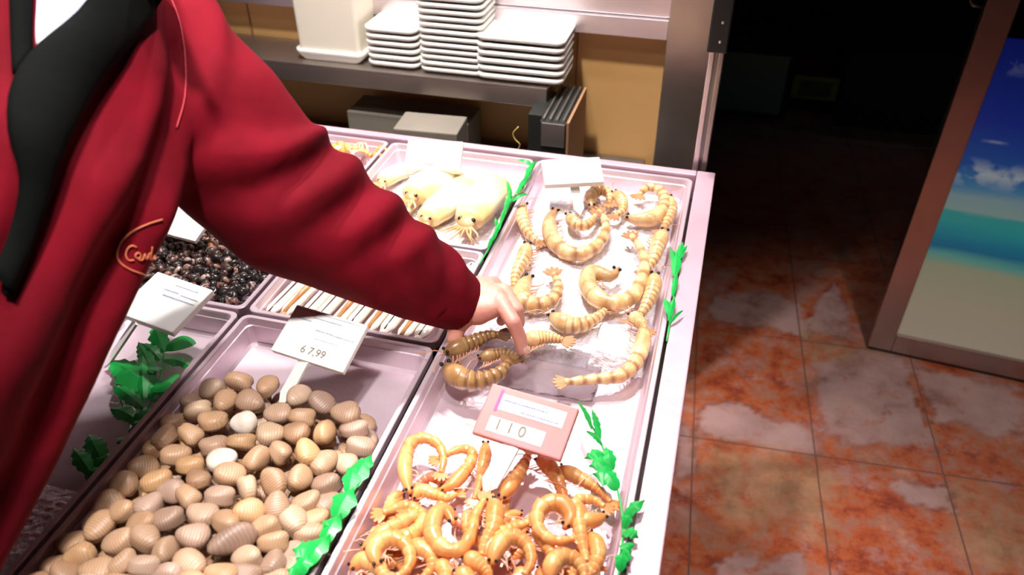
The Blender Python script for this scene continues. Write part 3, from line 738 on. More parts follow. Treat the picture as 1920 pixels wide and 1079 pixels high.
# ------------------------------------------------------------------ squid
def squid(pts, z, r, label, headr=.012, group='pale squid lying in the back tray'):
    q = trace(pts, 680, 300, 4.904, z); c = q[len(q)//2].copy(); S = spline([p-c for p in q], 30)
    root = empty('squid', c, label, 'squid', group)
    bm = nb(); R_ = [r*min(1, (.25+1.1*math.sin(min(1, i/9)*PI/2)))*(1 if i < 22 else 1-.25*(i-22)/7) for i in range(30)]
    R_ = [min(q_, r) for q_ in R_]; tube(bm, S, R_, 18, True, .72); obj('mantle', bm, 'squid', root, True)
    t = (S[29]-S[24]).normalized(); s = t.cross(V((0, 0, 1))).normalized()
    bm = nb()                                                              # fins by the pointed end
    for sg in (-1, 1):
        prof = [S[2]+s*sg*r*.3, S[0]+s*sg*r*.9, S[5]+s*sg*r*1.65, S[10]+s*sg*r*1.25, S[13]+s*sg*r*.8]
        a = [bm.verts.new(p+V((0, 0, .001))) for p in prof]; b = [bm.verts.new(p-V((0, 0, .002))) for p in prof]
        bm.faces.new(a); bm.faces.new(b[::-1])
        for i in range(5): bm.faces.new((a[i], a[(i+1) % 5], b[(i+1) % 5], b[i]))
    obj('fins', bm, 'squid', root)
    hc = S[29]+t*headr*.6
    bm = nb(); ellips(bm, hc, (headr, headr, headr*.85), seg=16, rings=10); obj('head', bm, 'squidhead', root, True)
    for sg in (-1, 1):
        bm = nb(); ellips(bm, hc+s*sg*headr*.72+V((0, 0, headr*.5)), (headr*.28,)*3, seg=10, rings=8); obj('eye', bm, 'peye', root, True)
    bm = nb()
    for k in range(8):
        a = (k-3.5)*.22; d = (t*math.cos(a)+s*math.sin(a)); p0 = hc+d*headr*.7
        tube(bm, spline([p0, p0+d*headr*1.1+V((0, 0, .002)), p0+d*headr*2+s*math.sin(k*2.2)*.005, p0+d*headr*2.6+s*math.cos(k*1.7)*.010-V((0, 0, .003))], 8), [.0026, .0025, .0023, .002, .0018, .0015, .001, .0007], 6)
    obj('tentacles', bm, 'squidhead', root, True)
    return root
squid([(440,90),(340,110),(250,150),(190,200)], .885, .020, 'small yellowish squid in the upper left of the squid tray', .009)
squid([(830,90),(720,150),(580,240),(470,330)], .900, .034, 'pale squid in the middle of its tray, head beside the red sleeve', .013)
squid([(1000,200),(860,320),(700,450),(600,540)], .892, .030, 'white squid between the two yellowish ones', .011)
squid([(1270,190),(1180,290),(1060,430),(975,560)], .902, .034, 'squid with an orange side next to the dark green sprig', .016)
ice_mound('crushed_ice', XB+.03, XA-.022, 1.05, 1.33, .010, 'crushed ice under the pale squid', 12)

# ------------------------------------------------------------------ razor shellfish
rz = [(505,552,-9,0),(545,562,-8,1),(590,578,-7,0),(640,588,-8,1),(672,600,-8,2),(702,606,-10,2),(738,616,-8,1),(765,622,-8,0),(790,640,-6,0)]
mats_ = ['razor', 'razor', 'razororange']
for k in range(10):
    x = XB+.035+k*.0262; d = V((.10, 1, 0)).normalized(); m_ = ['razor', 'razororange', 'razor', 'razor', 'razororange', 'razor', 'razororange', 'razor', 'razororange', 'razor'][k]
    c = V((x, .898, .884+.004*(k % 2))); s = V((d.y, -d.x, 0))
    nm_ = {'razor': 'pale', 'razororange': 'orange'}[m_]
    place = ['against the left wall of its tray', 'second from the left wall', 'third from the left wall', 'left of the clam sign top', 'behind the clam sign', 'right of centre behind the clam sign', 'just right of the clam sign top', 'third from the right wall', 'second from the right wall', 'against the right wall of its tray'][k]
    r_ = empty('razor_clam', c, f'long {nm_} razor clam {place}', 'razor clam', 'razor clams laid side by side under the arm')
    bm = nb(); tube(bm, spline([d*-.100, d*-.03, d*.04, d*.10], 14), [.006]+[.0118]*12+[.006], 12, True, .42); obj('shell', bm, 'razor', r_, True)
    bm = nb(); tube(bm, [d*-.096+V((0, 0, .0035)), d*-.02+V((0, 0, .006)), d*.094+V((0, 0, .0035))], [.003, .0052, .003] if m_ == 'razororange' else [.0012]*3, 8)
    obj('flesh', bm, m_ if m_ == 'razororange' else 'razordark', r_, True)
    bm = nb(); ellips(bm, d*-.104+V((0, 0, .001)), (.006, .011, .005), Matrix.Rotation(-.1, 3, 'Z'), 12, 8); obj('foot', bm, 'razordark' if k in (0, 3, 8) else m_, r_, True)

# ------------------------------------------------------------------ orange crustacean in the back left tray
c = U(672, 288, .885)
cr = empty('langoustine', c, 'orange crustacean in the corner of the back left tray, beside the red sleeve', 'langoustine')
S = [V((-.055, -.02, 0)), V((-.03, 0, .006)), V((0, .006, .006)), V((.03, -.004, 0))]
bm = nb(); SS = spline(S, 30); lay = bm.verts.layers.float.new('band')
rg = tube(bm, SS, [.006+.007*math.sin(min(1, i/14)*PI)+(.004 if i > 10 else .006)-.00015*i-.0015*((i % 4)/4) for i in range(30)], 12)
for i, r_ in enumerate(rg):
    for v in r_: v[lay] = 1 if i % 4 == 3 else .1
obj('body', bm, 'prawn', cr, True)
for k in range(8):
    a = .4+k*.35; s = 1 if k % 2 else -1; p0 = V((-.02+.006*k, 0, .004))
    bm = nb(); tube(bm, spline([p0, p0+V((.012*math.cos(a), s*.016, .010)), p0+V((.03*math.cos(a), s*.030, .002))], 8), [.003, .0028, .0026, .0024, .002, .0018, .0012, .0008], 6); obj('leg', bm, 'leg', cr, True)
for s in (-1, 1):
    bm = nb(); p0 = V((.03, .0, .002)); tube(bm, spline([p0, p0+V((.014, s*.014, .008)), p0+V((.034, s*.010, .004))], 10), [.003, .003, .004, .005, .006, .006, .005, .004, .002, .001], 8); obj('claw', bm, 'prawn', cr, True)

# ------------------------------------------------------------------ sea snails
def snail_mesh(k):
    bm = nb(); rnd = random.Random(k); N_ = 56; pts = []; R_ = []
    for i in range(N_):
        t = i/(N_-1); a = t*2*PI*2.7; rr = .0058*math.exp(-2.0*t); pts.append(V((math.cos(a)*rr, math.sin(a)*rr, .012*(1-math.exp(-1.9*t))-.003))); R_.append(.0052*math.exp(-1.9*t)+.0002)
    tube(bm, pts, R_, 8, True)
    ellips(bm, (0, 0, -.0015), (.0062, .0056, .0050), seg=12, rings=8)
    return bm
SN = []
for k in range(2):
    bm = snail_mesh(k); me = bpy.data.meshes.new('sea_snail'); bmesh.ops.recalc_face_normals(bm, faces=bm.faces[:]); bm.to_mesh(me); bm.free(); me.shade_smooth(); me.materials.append(MT['snail']); SN.append(me)
rnd = random.Random(5); items = []
for lay_ in range(2):
    for iy in range(15):
        for ix in range(14):
            x = -.868+ix*.0165+(.008 if iy % 2 else 0)+rnd.uniform(-.003, .003); y = .805+iy*.0155+rnd.uniform(-.003, .003)
            if x > XB-.028 or x < -.872: continue
            if lay_ == 0 and (ix+iy) % 2: continue
            z = .877+.011*lay_+.004*noise.noise((x*30, y*30, 1))+rnd.uniform(-.002, .003)
            o = bpy.data.objects.new('sea_snail', SN[rnd.randrange(2)]); C.objects.link(o); o.location = (x, y, z)
            o.rotation_euler = (rnd.uniform(0, 6), rnd.uniform(0, 6), rnd.uniform(0, 6)); s = rnd.uniform(.95, 1.35); o.scale = (s, s, s)
            tag(o, None, 'sea snail', 'small dark sea snails heaped in their tray')
            if lay_ == 0: o['label'] = 'small dark sea snail buried in the lower layer of the snail heap'; o['group'] = 'lower layer of the snail heap'
            else:
                v = V((x, y, z))-CAM; items.append((o, 960+F*v.dot(AX[0])/v.dot(AX[2]), 539.5-F*v.dot(AX[1])/v.dot(AX[2])))
heap_labels(items, 'sea snail', '', ['back row', 'second band', 'third band', 'middle band', 'fifth band', 'sixth band', 'row nearest the tray divider'], ['left', 'left of centre', 'centre', 'right of centre', 'right'], lambda o: 'small dark')

# ------------------------------------------------------------------ plastic leaves
def leaf_bm(bm, a, b, w, serr=5, curl=.006):
    """pointed blade from a to b with toothed edges and a raised midrib"""
    a, b = V(a), V(b); d = b-a; L_ = d.length; d.normalize(); s = d.cross(V((0, 0, 1))).normalized(); n = 14
    mid, lf, rt = [], [], []
    for i in range(n+1):
        t = i/n; ww = w/2*(math.sin(PI*min(1, t*.93+.05))**.75)*(1-.15*t); tooth = 1-(.34*((t*serr) % 1) if serr else 0)
        z = curl*math.sin(PI*t)
        c = a+d*L_*t+V((0, 0, z)); mid.append(bm.verts.new(c+V((0, 0, .0012))))
        sh = d*(-.12*w*((t*serr) % 1) if serr else 0)
        if i == n: ww = .0004
        lf.append(bm.verts.new(c+s*ww*tooth-V((0, 0, .002*ww/w*2))+sh)); rt.append(bm.verts.new(c-s*ww*tooth-V((0, 0, .002*ww/w*2))+sh))
    for i in range(n):
        bm.faces.new((mid[i], mid[i+1], lf[i+1], lf[i])); bm.faces.new((mid[i+1], mid[i], rt[i], rt[i+1]))
def sprig(name, stems, leaves, ox, oy, sc, z, label, m='green', zl=None):
    """leaves: base x,y, tip x,y, width (all measured), serrations"""
    root_p = U(ox+stems[0][0][0]/sc, oy+stems[0][0][1]/sc, z)
    root = empty(name, root_p, label, 'plastic leaves', 'green plastic leaf sprigs between the seafood')
    for st in stems:
        bm = nb(); tube(bm, spline([U(ox+x/sc, oy+y/sc, z)-root_p for x, y in st], 14), .0013, 6); obj('stem', bm, m, root, True)
    for (x0, y0, x1, y1, w, se) in leaves:
        bm = nb(); a = U(ox+x0/sc, oy+y0/sc, z+.001)-root_p; b = U(ox+x1/sc, oy+y1/sc, z+.006)-root_p
        leaf_bm(bm, a, b, w/sc*(.00096 if z < .88 else .00088), se); o = obj('leaf', bm, m, root)
        md = o.modifiers.new('s', 'SOLIDIFY'); md.thickness = .0007
    return root
sprig('leaf_sprig', [[(340,715),(430,620),(520,520),(590,400),(630,290),(640,200)], [(520,520),(470,400),(440,260)]],
      [(640,210,600,105,70,4),(640,190,765,175,75,0),(625,240,550,175,50,6),(625,270,570,300,50,4),(640,240,750,270,48,4),(620,330,690,350,95,0),
       (600,360,430,240,120,6),(590,400,700,300,80,4),(560,420,560,180,45,9),(560,430,440,340,55,9),(540,480,430,430,60,8),(520,500,600,430,60,5),(500,520,580,480,50,3),(490,540,470,580,40,3),
       (400,640,345,530,70,5),(360,690,285,585,55,4),(370,680,445,600,60,3),(340,715,400,660,60,3),(600,300,540,170,50,7)],
      0, 560, 2.079, .876, 'bright green plastic leaves lying in the nearly empty tray, left of the clams')
sprig('leaf_sprig', [[(1170,1079),(1240,980),(1310,860),(1370,740),(1420,640)]],
      [(1370,740,1450,610,70,3),(1360,760,1390,640,60,3),(1310,860,1380,740,80,2),(1300,880,1260,900,40,2),(1260,960,1330,840,60,2),(1230,1000,1140,980,70,3),(1200,1040,1290,920,60,2),(1170,1079,1120,1060,50,2),(1170,1079,1210,1000,50,2)],
      0, 560, 2.079, .906, 'dark green plastic leaves along the right edge of the clam tray')
sprig('leaf_sprig', [[(690,950),(640,900),(520,930),(480,1000),(900,310)][:1]+[(620,600)]],
      [], 680, 230, 2.632, .90, 'x') if False else None
sprig('leaf_sprig', [[(575,700),(640,590),(700,460),(760,340),(830,230),(860,190)]],
      [(840,215,770,185,40,0),(800,280,850,190,36,3),(760,350,830,250,36,3),(735,380,705,275,20,0),(740,390,810,355,34,3),(715,400,735,330,30,2),(700,450,730,350,36,2),(680,500,710,420,30,2),(665,540,655,470,22,2),(640,590,690,480,30,2),(620,620,650,560,24,2)],
      680, 230, 2.632, .910, 'slim dark green plastic sprig on the divider between squid and banded prawns', 'green')
sprig('leaf_sprig', [[(1500,1079),(1520,960),(1540,820),(1550,700),(1565,610)]],
      [(1550,700,1580,590,40,3),(1545,720,1520,620,40,3),(1545,700,1600,610,34,3),(1540,760,1550,640,50,0),(1530,860,1550,740,30,2),(1515,960,1490,870,34,0),(1510,980,1540,860,30,2),(1510,1000,1580,930,16,0)],
      680, 230, 2.632, .908, 'green plastic sprig standing along the right wall beside the banded prawns')
sprig('leaf_sprig', [[(1560,780),(1540,640),(1500,500),(1440,350),(1380,240),(1330,150)]],
      [(1440,340,1400,190,34,5),(1400,290,1340,160,26,3),(1450,370,1370,300,30,5),(1470,420,1360,440,60,4),(1500,480,1380,480,90,3),(1520,550,1400,520,110,2),(1530,600,1440,500,80,2),(1500,500,1470,380,60,3)],
      600, 700, 2.743, .900, 'green plastic leaves arching up right of the pink price sign')
sprig('leaf_sprig', [[(1530,1060),(1550,920),(1560,800),(1575,720)]],
      [(1565,750,1670,655,50,2),(1560,820,1640,850,60,3),(1555,880,1600,930,60,2),(1550,960,1600,920,60,2),(1540,1020,1560,920,50,2),(1560,800,1600,730,40,2)],
      600, 700, 2.743, .910, 'small green plastic leaves poking over the front right rim')

# ------------------------------------------------------------------ back shelf with foam trays
SZ = .95
shelf = empty('back_shelf', (-.9, 1.63, SZ), 'brushed steel shelf behind the counter carrying the white foam trays', 'shelf')
def sbox(name, x0, x1, y0, y1, z0, z1, m, bev=.002):
    bm = nb(); box(bm, x0, x1, y0, y1, z0, z1, bev); rebase(bm, (-.9, 1.63, SZ)); return obj(name, bm, m, shelf)
sbox('top', -2.2, -.350, 1.567, 1.712, SZ-.005, SZ, 'shelf', .001)
sbox('front_edge', -2.2, -.350, 1.567, 1.572, SZ-.042, SZ-.0052, 'shelf', .001)
sbox('end_edge', -.355, -.350, 1.5725, 1.712, SZ-.042, SZ-.0052, 'shelf', .001)
for x in (-1.2, -.62): sbox('bracket', x, x+.02, 1.575, 1.71, SZ-.040, SZ-.006, 'darksteel')

def foam_tray_mesh(w, d, h):
    bm = nb(); r = .018
    def rr(i, z, rad): return rrect(-w/2+i, w/2-i, -d/2+i, d/2-i, rad, z)
    loft(bm, [rr(.022, 0, r*.8), rr(.018, .002, r*.8), rr(.003, h*.42, r), rr(0, h*.55, r), rr(0, h, r), rr(.005, h, r), rr(.0085, h-.003, r), rr(.020, .006, r*.8), rr(.024, .004, r*.6)])
    me = bpy.data.meshes.new('foam_tray'); bmesh.ops.recalc_face_normals(bm, faces=bm.faces[:]); bm.to_mesh(me); bm.free(); me.materials.append(MT['white']); me.shade_smooth()
    return me
ordn = ['bottom', 'second from bottom', 'third from bottom', 'fourth from bottom', 'fifth from bottom', 'sixth from bottom', 'seventh from bottom', 'eighth from bottom', 'ninth from bottom', 'tenth from bottom', 'eleventh from bottom', 'twelfth from bottom', 'thirteenth from bottom', 'topmost']
def stack(x0, x1, y0, n, pitch, h, which, dd=.125, tilt=0):
    me = foam_tray_mesh(x1-x0, dd, h)
    for k in range(n):
        o = bpy.data.objects.new('foam_tray', me); C.objects.link(o); o.location = ((x0+x1)/2+random.uniform(-.0012, .0012), y0+dd/2+random.uniform(-.001, .001), SZ+.0005+k*pitch)
        o.rotation_euler = (0, 0, tilt)
        pos = 'topmost' if k == n-1 else ordn[k]
        tag(o, f'white foam tray, {pos} in the {which}', 'foam tray', f'foam trays in the {which}')
xa = U(700, 110, SZ).x; xb = U(800, 118, SZ).x
stack(xa+.008, xb+.002, 1.585, 6, .0150, .0158, 'low stack beside the cream block', .11)
xa = U(797, 125, SZ).x; xb = U(925, 130, SZ).x
stack(xa+.002, xb-.004, 1.581, 16 if False else 14, .0140, .0148, 'tall middle stack on the shelf', .115)
xa = U(890, 140, SZ).x; xb = U(1078, 140, SZ).x
stack(xa+.012, xb-.010, 1.574, 6, .0165, .0173, 'wide stack at the shelf end', .128, .0)
xa = U(572, 100, SZ).x; xb = U(705, 105, SZ).x
fb = empty('foam_box', ((xa+xb)/2, 1.64, SZ), 'tall smooth cream foam block on the left of the shelf', 'foam block')
bm = nb(); w_ = (xb-xa)/2
loft(bm, [rrect(-w_+.012, w_-.016, -.045, .055, .012, .001), rrect(-w_-.002, w_-.002, -.052, .060, .014, .018), rrect(-w_-.002, w_-.002, -.052, .060, .014, .026)]); obj('base_tray', bm, 'white', fb, True)
bm = nb(); loft(bm, [rrect(-w_+.006, w_-.010, -.046, .055, .010, .0262), rrect(-w_+.004, w_-.006, -.046, .055, .010, .24)]); obj('block', bm, 'cream', fb)
# things below the shelf, on the low back worktop
tag(boxo('low_worktop', -2.2, -.14, 1.385, 1.715, .70, .74, 'darksteel', .003), 'dark low worktop in the gap behind the seafood counter', 'worktop')
tag(boxo('worktop_base', -2.2, -.14, 1.45, 1.715, 0, .6995, 'black'), 'black cabinet base under the low back worktop', 'cabinet')
def gbox(x0, x1, y, d, top, label, rot=0, m='greybox'):
    bm = nb(); w = x1-x0; box(bm, -w/2, w/2, -d/2, d/2, 0, top-.741, .003)
    bm2 = nb(); box(bm2, -w/2+.01, w/2-.01, -d/2-.0012, -d/2-.0002, (top-.741)*.5, (top-.741)*.55)
    o = obj('carton', bm, m, loc=((x0+x1)/2, y+d/2, .741)); o.rotation_euler.z = rot; tag(o, label, 'carton', 'cartons under the back shelf')
    obj('tape', bm2, 'tanside', o); return o
p1 = UY(655, 205, 1.60); p2 = UY(880, 215, 1.60); gbox(p1.x, p2.x, 1.585, .10, p1.z+.002, 'wide grey carton under the steel shelf')
p1 = UY(742, 232, 1.48); p2 = UY(858, 232, 1.48); gbox(p1.x, p2.x, 1.46, .09, p1.z, 'smaller grey carton standing before the wide one', .06)
p1 = UY(600, 240, 1.50); gbox(p1.x-.10, p1.x+.10, 1.42, .10, p1.z-.01, 'pale grey carton left of the others, next to the sleeve', -.08)
# black ventilated box with brown side
q0 = UY(1012, 225, 1.47); q1 = UY(1062, 228, 1.47); top = q0.z
bb = empty('vented_box', ((q0.x+q1.x)/2, 1.53, .741), 'black box with slotted top and brown side panel right of the shelf', 'appliance')
w_ = q1.x-q0.x; H_ = top-.741
def vb(name, x0, x1, y0, y1, z0, z1, m, bev=.0015): bm = nb(); box(bm, x0, x1, y0, y1, z0, z1, bev); return obj(name, bm, m, bb)
vb('case', -w_/2, w_/2, -.06, .13, 0, H_-.003, 'black'); vb('brown_side', w_/2+.0002, w_/2+.006, -.060, .13, 0, H_, 'tanside')
for k in range(4): vb('slat', -w_/2+.004+k*w_/4, -w_/2+.009+k*w_/4, -.055, .125, H_-.0028, H_+.003, 'darksteel', .0005)
vb('front_plate', -w_/2+.004, w_/2-.002, -.064, -.0602, H_-.055, H_-.004, 'darksteel')
vb('side_module', -w_/2-.032, -w_/2-.0005, -.03, .10, 0, H_-.004, 'black'); 
bm = nb(); ellips(bm, (-w_/2-.016, -.032, H_*.35), (.006, .003, .007), seg=12, rings=8); obj('button', bm, 'darksteel', bb, True)
bm = nb(); pts = [UY(x, y, 1.46) for x, y in ((972, 238), (962, 250), (966, 262), (975, 272), (968, 288), (970, 320))]; c = pts[0].copy()
tube(bm, spline([p-c for p in pts], 24), .0012, 6); tag(obj('power_cord', bm, 'cord', loc=c, smooth=True), 'thin yellowish cord hanging under the shelf beside the black box', 'cord')

# ------------------------------------------------------------------ beach panel
def poster_mat():
    m, nt, b = newmat('beach_print'); N = nt.nodes; L = nt.links
    tc = N.new('ShaderNodeTexCoord'); sp = N.new('ShaderNodeSeparateXYZ'); L.new(tc.outputs['Object'], sp.inputs[0])
    z = sp.outputs['Z']
    r = N.new('ShaderNodeValToRGB'); e = r.color_ramp.elements
    mr = N.new('ShaderNodeMapRange'); mr.inputs['From Min'].default_value = 0; mr.inputs['From Max'].default_value = 1.0; L.new(z, mr.inputs['Value'])
    n = N.new('ShaderNodeTexNoise'); n.inputs['Scale'].default_value = 5; n.inputs['Detail'].default_value = 5
    mp = N.new('ShaderNodeMapping'); mp.inputs['Scale'].default_value = (1, 1, 7); L.new(tc.outputs['Object'], mp.inputs['Vector']); L.new(mp.outputs[0], n.inputs['Vector'])
    ad = N.new('ShaderNodeMath'); ad.operation = 'MULTIPLY_ADD'; ad.inputs[1].default_value = .03; L.new(n.outputs['Fac'], ad.inputs[0]); L.new(mr.outputs[0], ad.inputs[2])
    e[0].position = .0; e[0].color = (.45, .40, .32, 1); e[1].position = 1; e[1].color = (.003, .015, .22, 1)
    for p, c in ((.23, (.41, .38, .28)), (.35, (.34, .38, .25)), (.385, (.10, .40, .36)), (.41, (.005, .17, .33)), (.44, (.005, .24, .38)), (.49, (.02, .38, .40)), (.522, (.03, .38, .38)), (.526, (.26, .44, .42)), (.57, (.24, .42, .46)), (.605, (.05, .26, .50)), (.66, (.005, .11, .44)), (.78, (.003, .04, .40))):
        x = e.new(p); x.color = (*c, 1)
    L.new(ad.outputs[0], r.inputs['Fac'])
    def cloud(zc, zw, sc, th, zs):
        mp2 = N.new('ShaderNodeMapping'); mp2.inputs['Scale'].default_value = (1, 1, zs); L.new(tc.outputs['Object'], mp2.inputs['Vector'])
        c = N.new('ShaderNodeTexNoise'); c.inputs['Scale'].default_value = sc; c.inputs['Detail'].default_value = 4; L.new(mp2.outputs[0], c.inputs['Vector'])
        g = N.new('ShaderNodeMath'); g.operation = 'SUBTRACT'; g.inputs[1].default_value = zc; L.new(z, g.inputs[0])
        a = N.new('ShaderNodeMath'); a.operation = 'ABSOLUTE'; L.new(g.outputs[0], a.inputs[0])
        mr2 = N.new('ShaderNodeMapRange'); mr2.inputs['From Min'].default_value = zw; mr2.inputs['From Max'].default_value = 0; L.new(a.outputs[0], mr2.inputs['Value'])
        s = N.new('ShaderNodeMapRange'); s.inputs['From Min'].default_value = th; s.inputs['From Max'].default_value = th+.10; L.new(c.outputs['Fac'], s.inputs['Value'])
        mu = N.new('ShaderNodeMath'); mu.operation = 'MULTIPLY'; L.new(mr2.outputs[0], mu.inputs[0]); L.new(s.outputs[0], mu.inputs[1]); return mu.outputs[0]
    col = r.outputs['Color']
    for f in (cloud(.625, .045, 14, .48, 1.3), cloud(.715, .006, 5, .58, .6), cloud(.93, .05, 9, .56, .7)):
        x = N.new('ShaderNodeMix'); x.data_type = 'RGBA'; x.inputs[7].default_value = (.45, .58, .66, 1); L.new(f, x.inputs[0]); L.new(col, x.inputs[6]); col = x.outputs[2]
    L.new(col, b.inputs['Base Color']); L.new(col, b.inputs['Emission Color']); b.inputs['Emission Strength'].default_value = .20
    b.inputs['Roughness'].default_value = .25
    return m
PL = U(1625, 655, 0); PRt = U(1920, 720, 0); ang = math.atan2(PRt.y-PL.y, PRt.x-PL.x)
bp_ = empty('beach_panel', PL, 'steel framed upright panel with a printed blue sky, sea and sand, on the tiled floor', 'display panel'); bp_.rotation_euler.z = ang
def bb_(name, x0, x1, y0, y1, z0, z1, m, bev=.002): bm = nb(); box(bm, x0, x1, y0, y1, z0, z1, bev); return obj(name, bm, m, bp_)
MT['frame'] = mat('panel_frame', (.50, .36, .33), .32, .85, (.42, .31, .28), 5)
fw_ = .066
bb_('frame_side', 0, fw_, 0, .05, .012, 2.1, 'frame'); bb_('frame_side', .95-fw_, .95, 0, .05, .012, 2.1, 'frame')
bb_('frame_bottom', fw_+.0005, .95-fw_-.0005, 0, .05, .012, .012+.062, 'frame'); bb_('frame_top', fw_+.0005, .95-fw_-.0005, 0, .05, 2.04, 2.1, 'frame')
bb_('base_strip', .004, .946, .004, .046, 0, .0115, 'black', 0)
o = bb_('beach_print', fw_+.0005, .95-fw_-.0005, .012, .02, .0745, .972, poster_mat(), 0)
bb_('dark_pane', fw_+.0005, .95-fw_-.0005, .014, .022, .9725, 2.0395, mat('black_glass', (.003, .004, .004), .08), 0)
bm = nb(); tube(bm, spline([V((-.010, .03, 1.4)), V((-.030, .03, 1.36)), V((-.030, .03, 1.06)), V((-.024, .028, 1.035)), V((-.002, .03, 1.030))], 20), .004, 8); o = obj('handle', bm, 'darksteel', bp_, True)

# ------------------------------------------------------------------ things in the dark passage
q0 = UY(1340, 95, 3.7); q1 = UY(1460, 215, 3.7)
dc = empty('dark_cabinet', (.16, 3.9, 0), 'dark cabinet with a faint grey-green glass front in the unlit passage', 'cabinet')
def db(name, x0, x1, y0, y1, z0, z1, m, p=dc, bev=.003): bm = nb(); box(bm, x0, x1, y0, y1, z0, z1, bev); rebase(bm, p.location); return obj(name, bm, m, p)
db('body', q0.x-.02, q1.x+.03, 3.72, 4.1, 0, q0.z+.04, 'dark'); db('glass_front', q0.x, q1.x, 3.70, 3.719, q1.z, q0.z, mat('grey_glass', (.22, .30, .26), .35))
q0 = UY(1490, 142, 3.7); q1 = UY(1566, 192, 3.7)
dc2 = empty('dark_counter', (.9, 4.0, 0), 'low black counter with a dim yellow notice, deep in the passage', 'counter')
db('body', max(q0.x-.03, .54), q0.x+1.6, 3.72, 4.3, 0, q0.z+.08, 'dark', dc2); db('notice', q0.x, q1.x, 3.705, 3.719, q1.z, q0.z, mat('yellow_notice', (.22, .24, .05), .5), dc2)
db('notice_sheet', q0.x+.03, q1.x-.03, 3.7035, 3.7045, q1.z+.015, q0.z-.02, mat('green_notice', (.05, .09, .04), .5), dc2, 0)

# ------------------------------------------------------------------ the person
def frustum(bm, a, ra, b, rb, n=20):
    a, b = V(a), V(b); tube(bm, [a, b], [ra, rb], n)
def chain(bm, pts):
    for i, (p, r) in enumerate(pts):
        ellips(bm, p, (r, r, r), seg=18, rings=12)
        if i: frustum(bm, pts[i-1][0], pts[i-1][1], p, r, 20)
def remesh(bm, vox, smooth=4, name='tmp'):
    me = bpy.data.meshes.new(name); bm.to_mesh(me); bm.free(); o = bpy.data.objects.new(name, me); C.objects.link(o)
    m1 = o.modifiers.new('r', 'REMESH'); m1.mode = 'VOXEL'; m1.voxel_size = vox
    m2 = o.modifiers.new('s', 'SMOOTH'); m2.iterations = smooth; m2.factor = .5
    out = bpy.data.meshes.new_from_object(o.evaluated_get(bpy.context.evaluated_depsgraph_get())); bpy.data.objects.remove(o); return out
# key points, all in room coordinates
PELV = UT(-640, 1350, .66); WAIST = UT(-450, 975, .68); CHEST = UT(-160, 435, .71); UCH = UT(10, 150, .76); NECK = UT(90, -90, .80)
axis = (UCH-WAIST).normalized(); front = V((.85, -.38, .36)); front = (front-axis*front.dot(axis)).normalized(); side = axis.cross(front).normalized()   # side = the person's left
LSH = UT(284, 122, .87); ELB = UT(526, 376, .945); WRI = UT(868, 572, 1.085)
RSH = UCH-side*.17-axis*.03; RELB = RSH+V((-.05, -.14, -.24)); RWR = RELB+V((.12, -.12, -.14))
HEAD = NECK+V((.035, .02, .16))
FL = V((PELV.x-.02, PELV.y-.02, 0))
body = nb()
chain(body, [(NECK-axis*.05, .06), (NECK, .056), (NECK+(HEAD-NECK)*.5, .055)])
def oriented(ax, fr):
    sd = ax.cross(fr).normalized(); return Matrix((sd, fr, ax)).transposed()
Rt = oriented(axis, front)
for p, a, b, c in ((CHEST, .15, .10, .15), (UCH-axis*.05, .15, .10, .12), (WAIST, .14, .10, .15), (PELV, .15, .11, .12)): ellips(body, p, (a, b, c), Rt, 24, 16)
# head with face, turned down towards the hand
look = (WRI-HEAD).normalized(); look.z *= .6; look.normalize(); hup = (V((0, 0, 1))-look*look.z).normalized(); Rh = oriented(hup, look)
def H(x, y, z): return HEAD+Rh @ V((x, y, z))
ellips(body, H(0, -.012, .02), (.075, .094, .10), Rh, 28, 20); ellips(body, H(0, .03, -.045), (.056, .056, .065), Rh, 24, 16)
chain(body, [(H(0, .085, .015), .010), (H(0, .104, -.018), .014)]); 
for s in (-1, 1):
    ellips(body, H(s*.078, -.005, -.005), (.010, .018, .032), Rh, 14, 10); ellips(body, H(s*.030, .070, .035), (.026, .012, .008), Rh, 12, 8); ellips(body, H(s*.035, .060, -.02), (.020, .020, .02), Rh, 12, 8)
ellips(body, H(0, .081, -.050), (.023, .010, .006), Rh, 14, 8); ellips(body, H(0, .079, -.060), (.020, .010, .006), Rh, 14, 8)
chain(body, [(LSH, .055), (ELB, .045), (ELB.lerp(WRI, .4), .040), (WRI, .026)])
chain(body, [(RSH, .055), (RELB, .043), (RWR, .027)])
for s in (-1, 1):
    hp = PELV+V((.0, s*.075, -.02)); hp.y = min(hp.y, .14)+0; kn = V((hp.x-.01, hp.y-.03, .50)); an = V((hp.x-.03, hp.y-.06, .08))
    chain(body, [(hp, .085), (kn, .058), (an, .040)]); chain(body, [(an+V((0, 0, -.035)), .036), (an+V((.13, -.01, -.045)), .032)])
# left hand: palm faces down, fingers curl onto the prawns
zt = .925
def HP(px, py, z): return U(px, py, z)
W0 = WRI
MC = {'index': HP(938, 560, .968), 'middle': HP(930, 545, .965), 'ring': HP(912, 540, .958), 'little': HP(893, 540, .950)}
FG = {'index': [HP(938, 566, .972), HP(962, 604, .962), HP(974, 632, .940), HP(980, 655, .922)],
      'middle': [HP(944, 546, .968), HP(968, 580, .955), HP(972, 606, .932), HP(962, 622, .915)],
      'ring': [HP(926, 532, .958), HP(948, 560, .945), HP(950, 586, .922), HP(940, 602, .908)],
      'little': [HP(903, 530, .950), HP(922, 552, .935), HP(924, 574, .918), HP(915, 586, .905)]}
hand = nb()
chain(hand, [(W0-(WRI-ELB).normalized()*.05, .028), (W0, .026), (HP(905, 560, .963), .024), (HP(925, 562, .966), .019)])
chain(hand, [(W0, .024), (HP(900, 545, .955), .021), (HP(915, 540, .957), .016)])
chain(hand, [(W0, .022), (HP(895, 580, .958), .022), (HP(935, 572, .966), .015)])
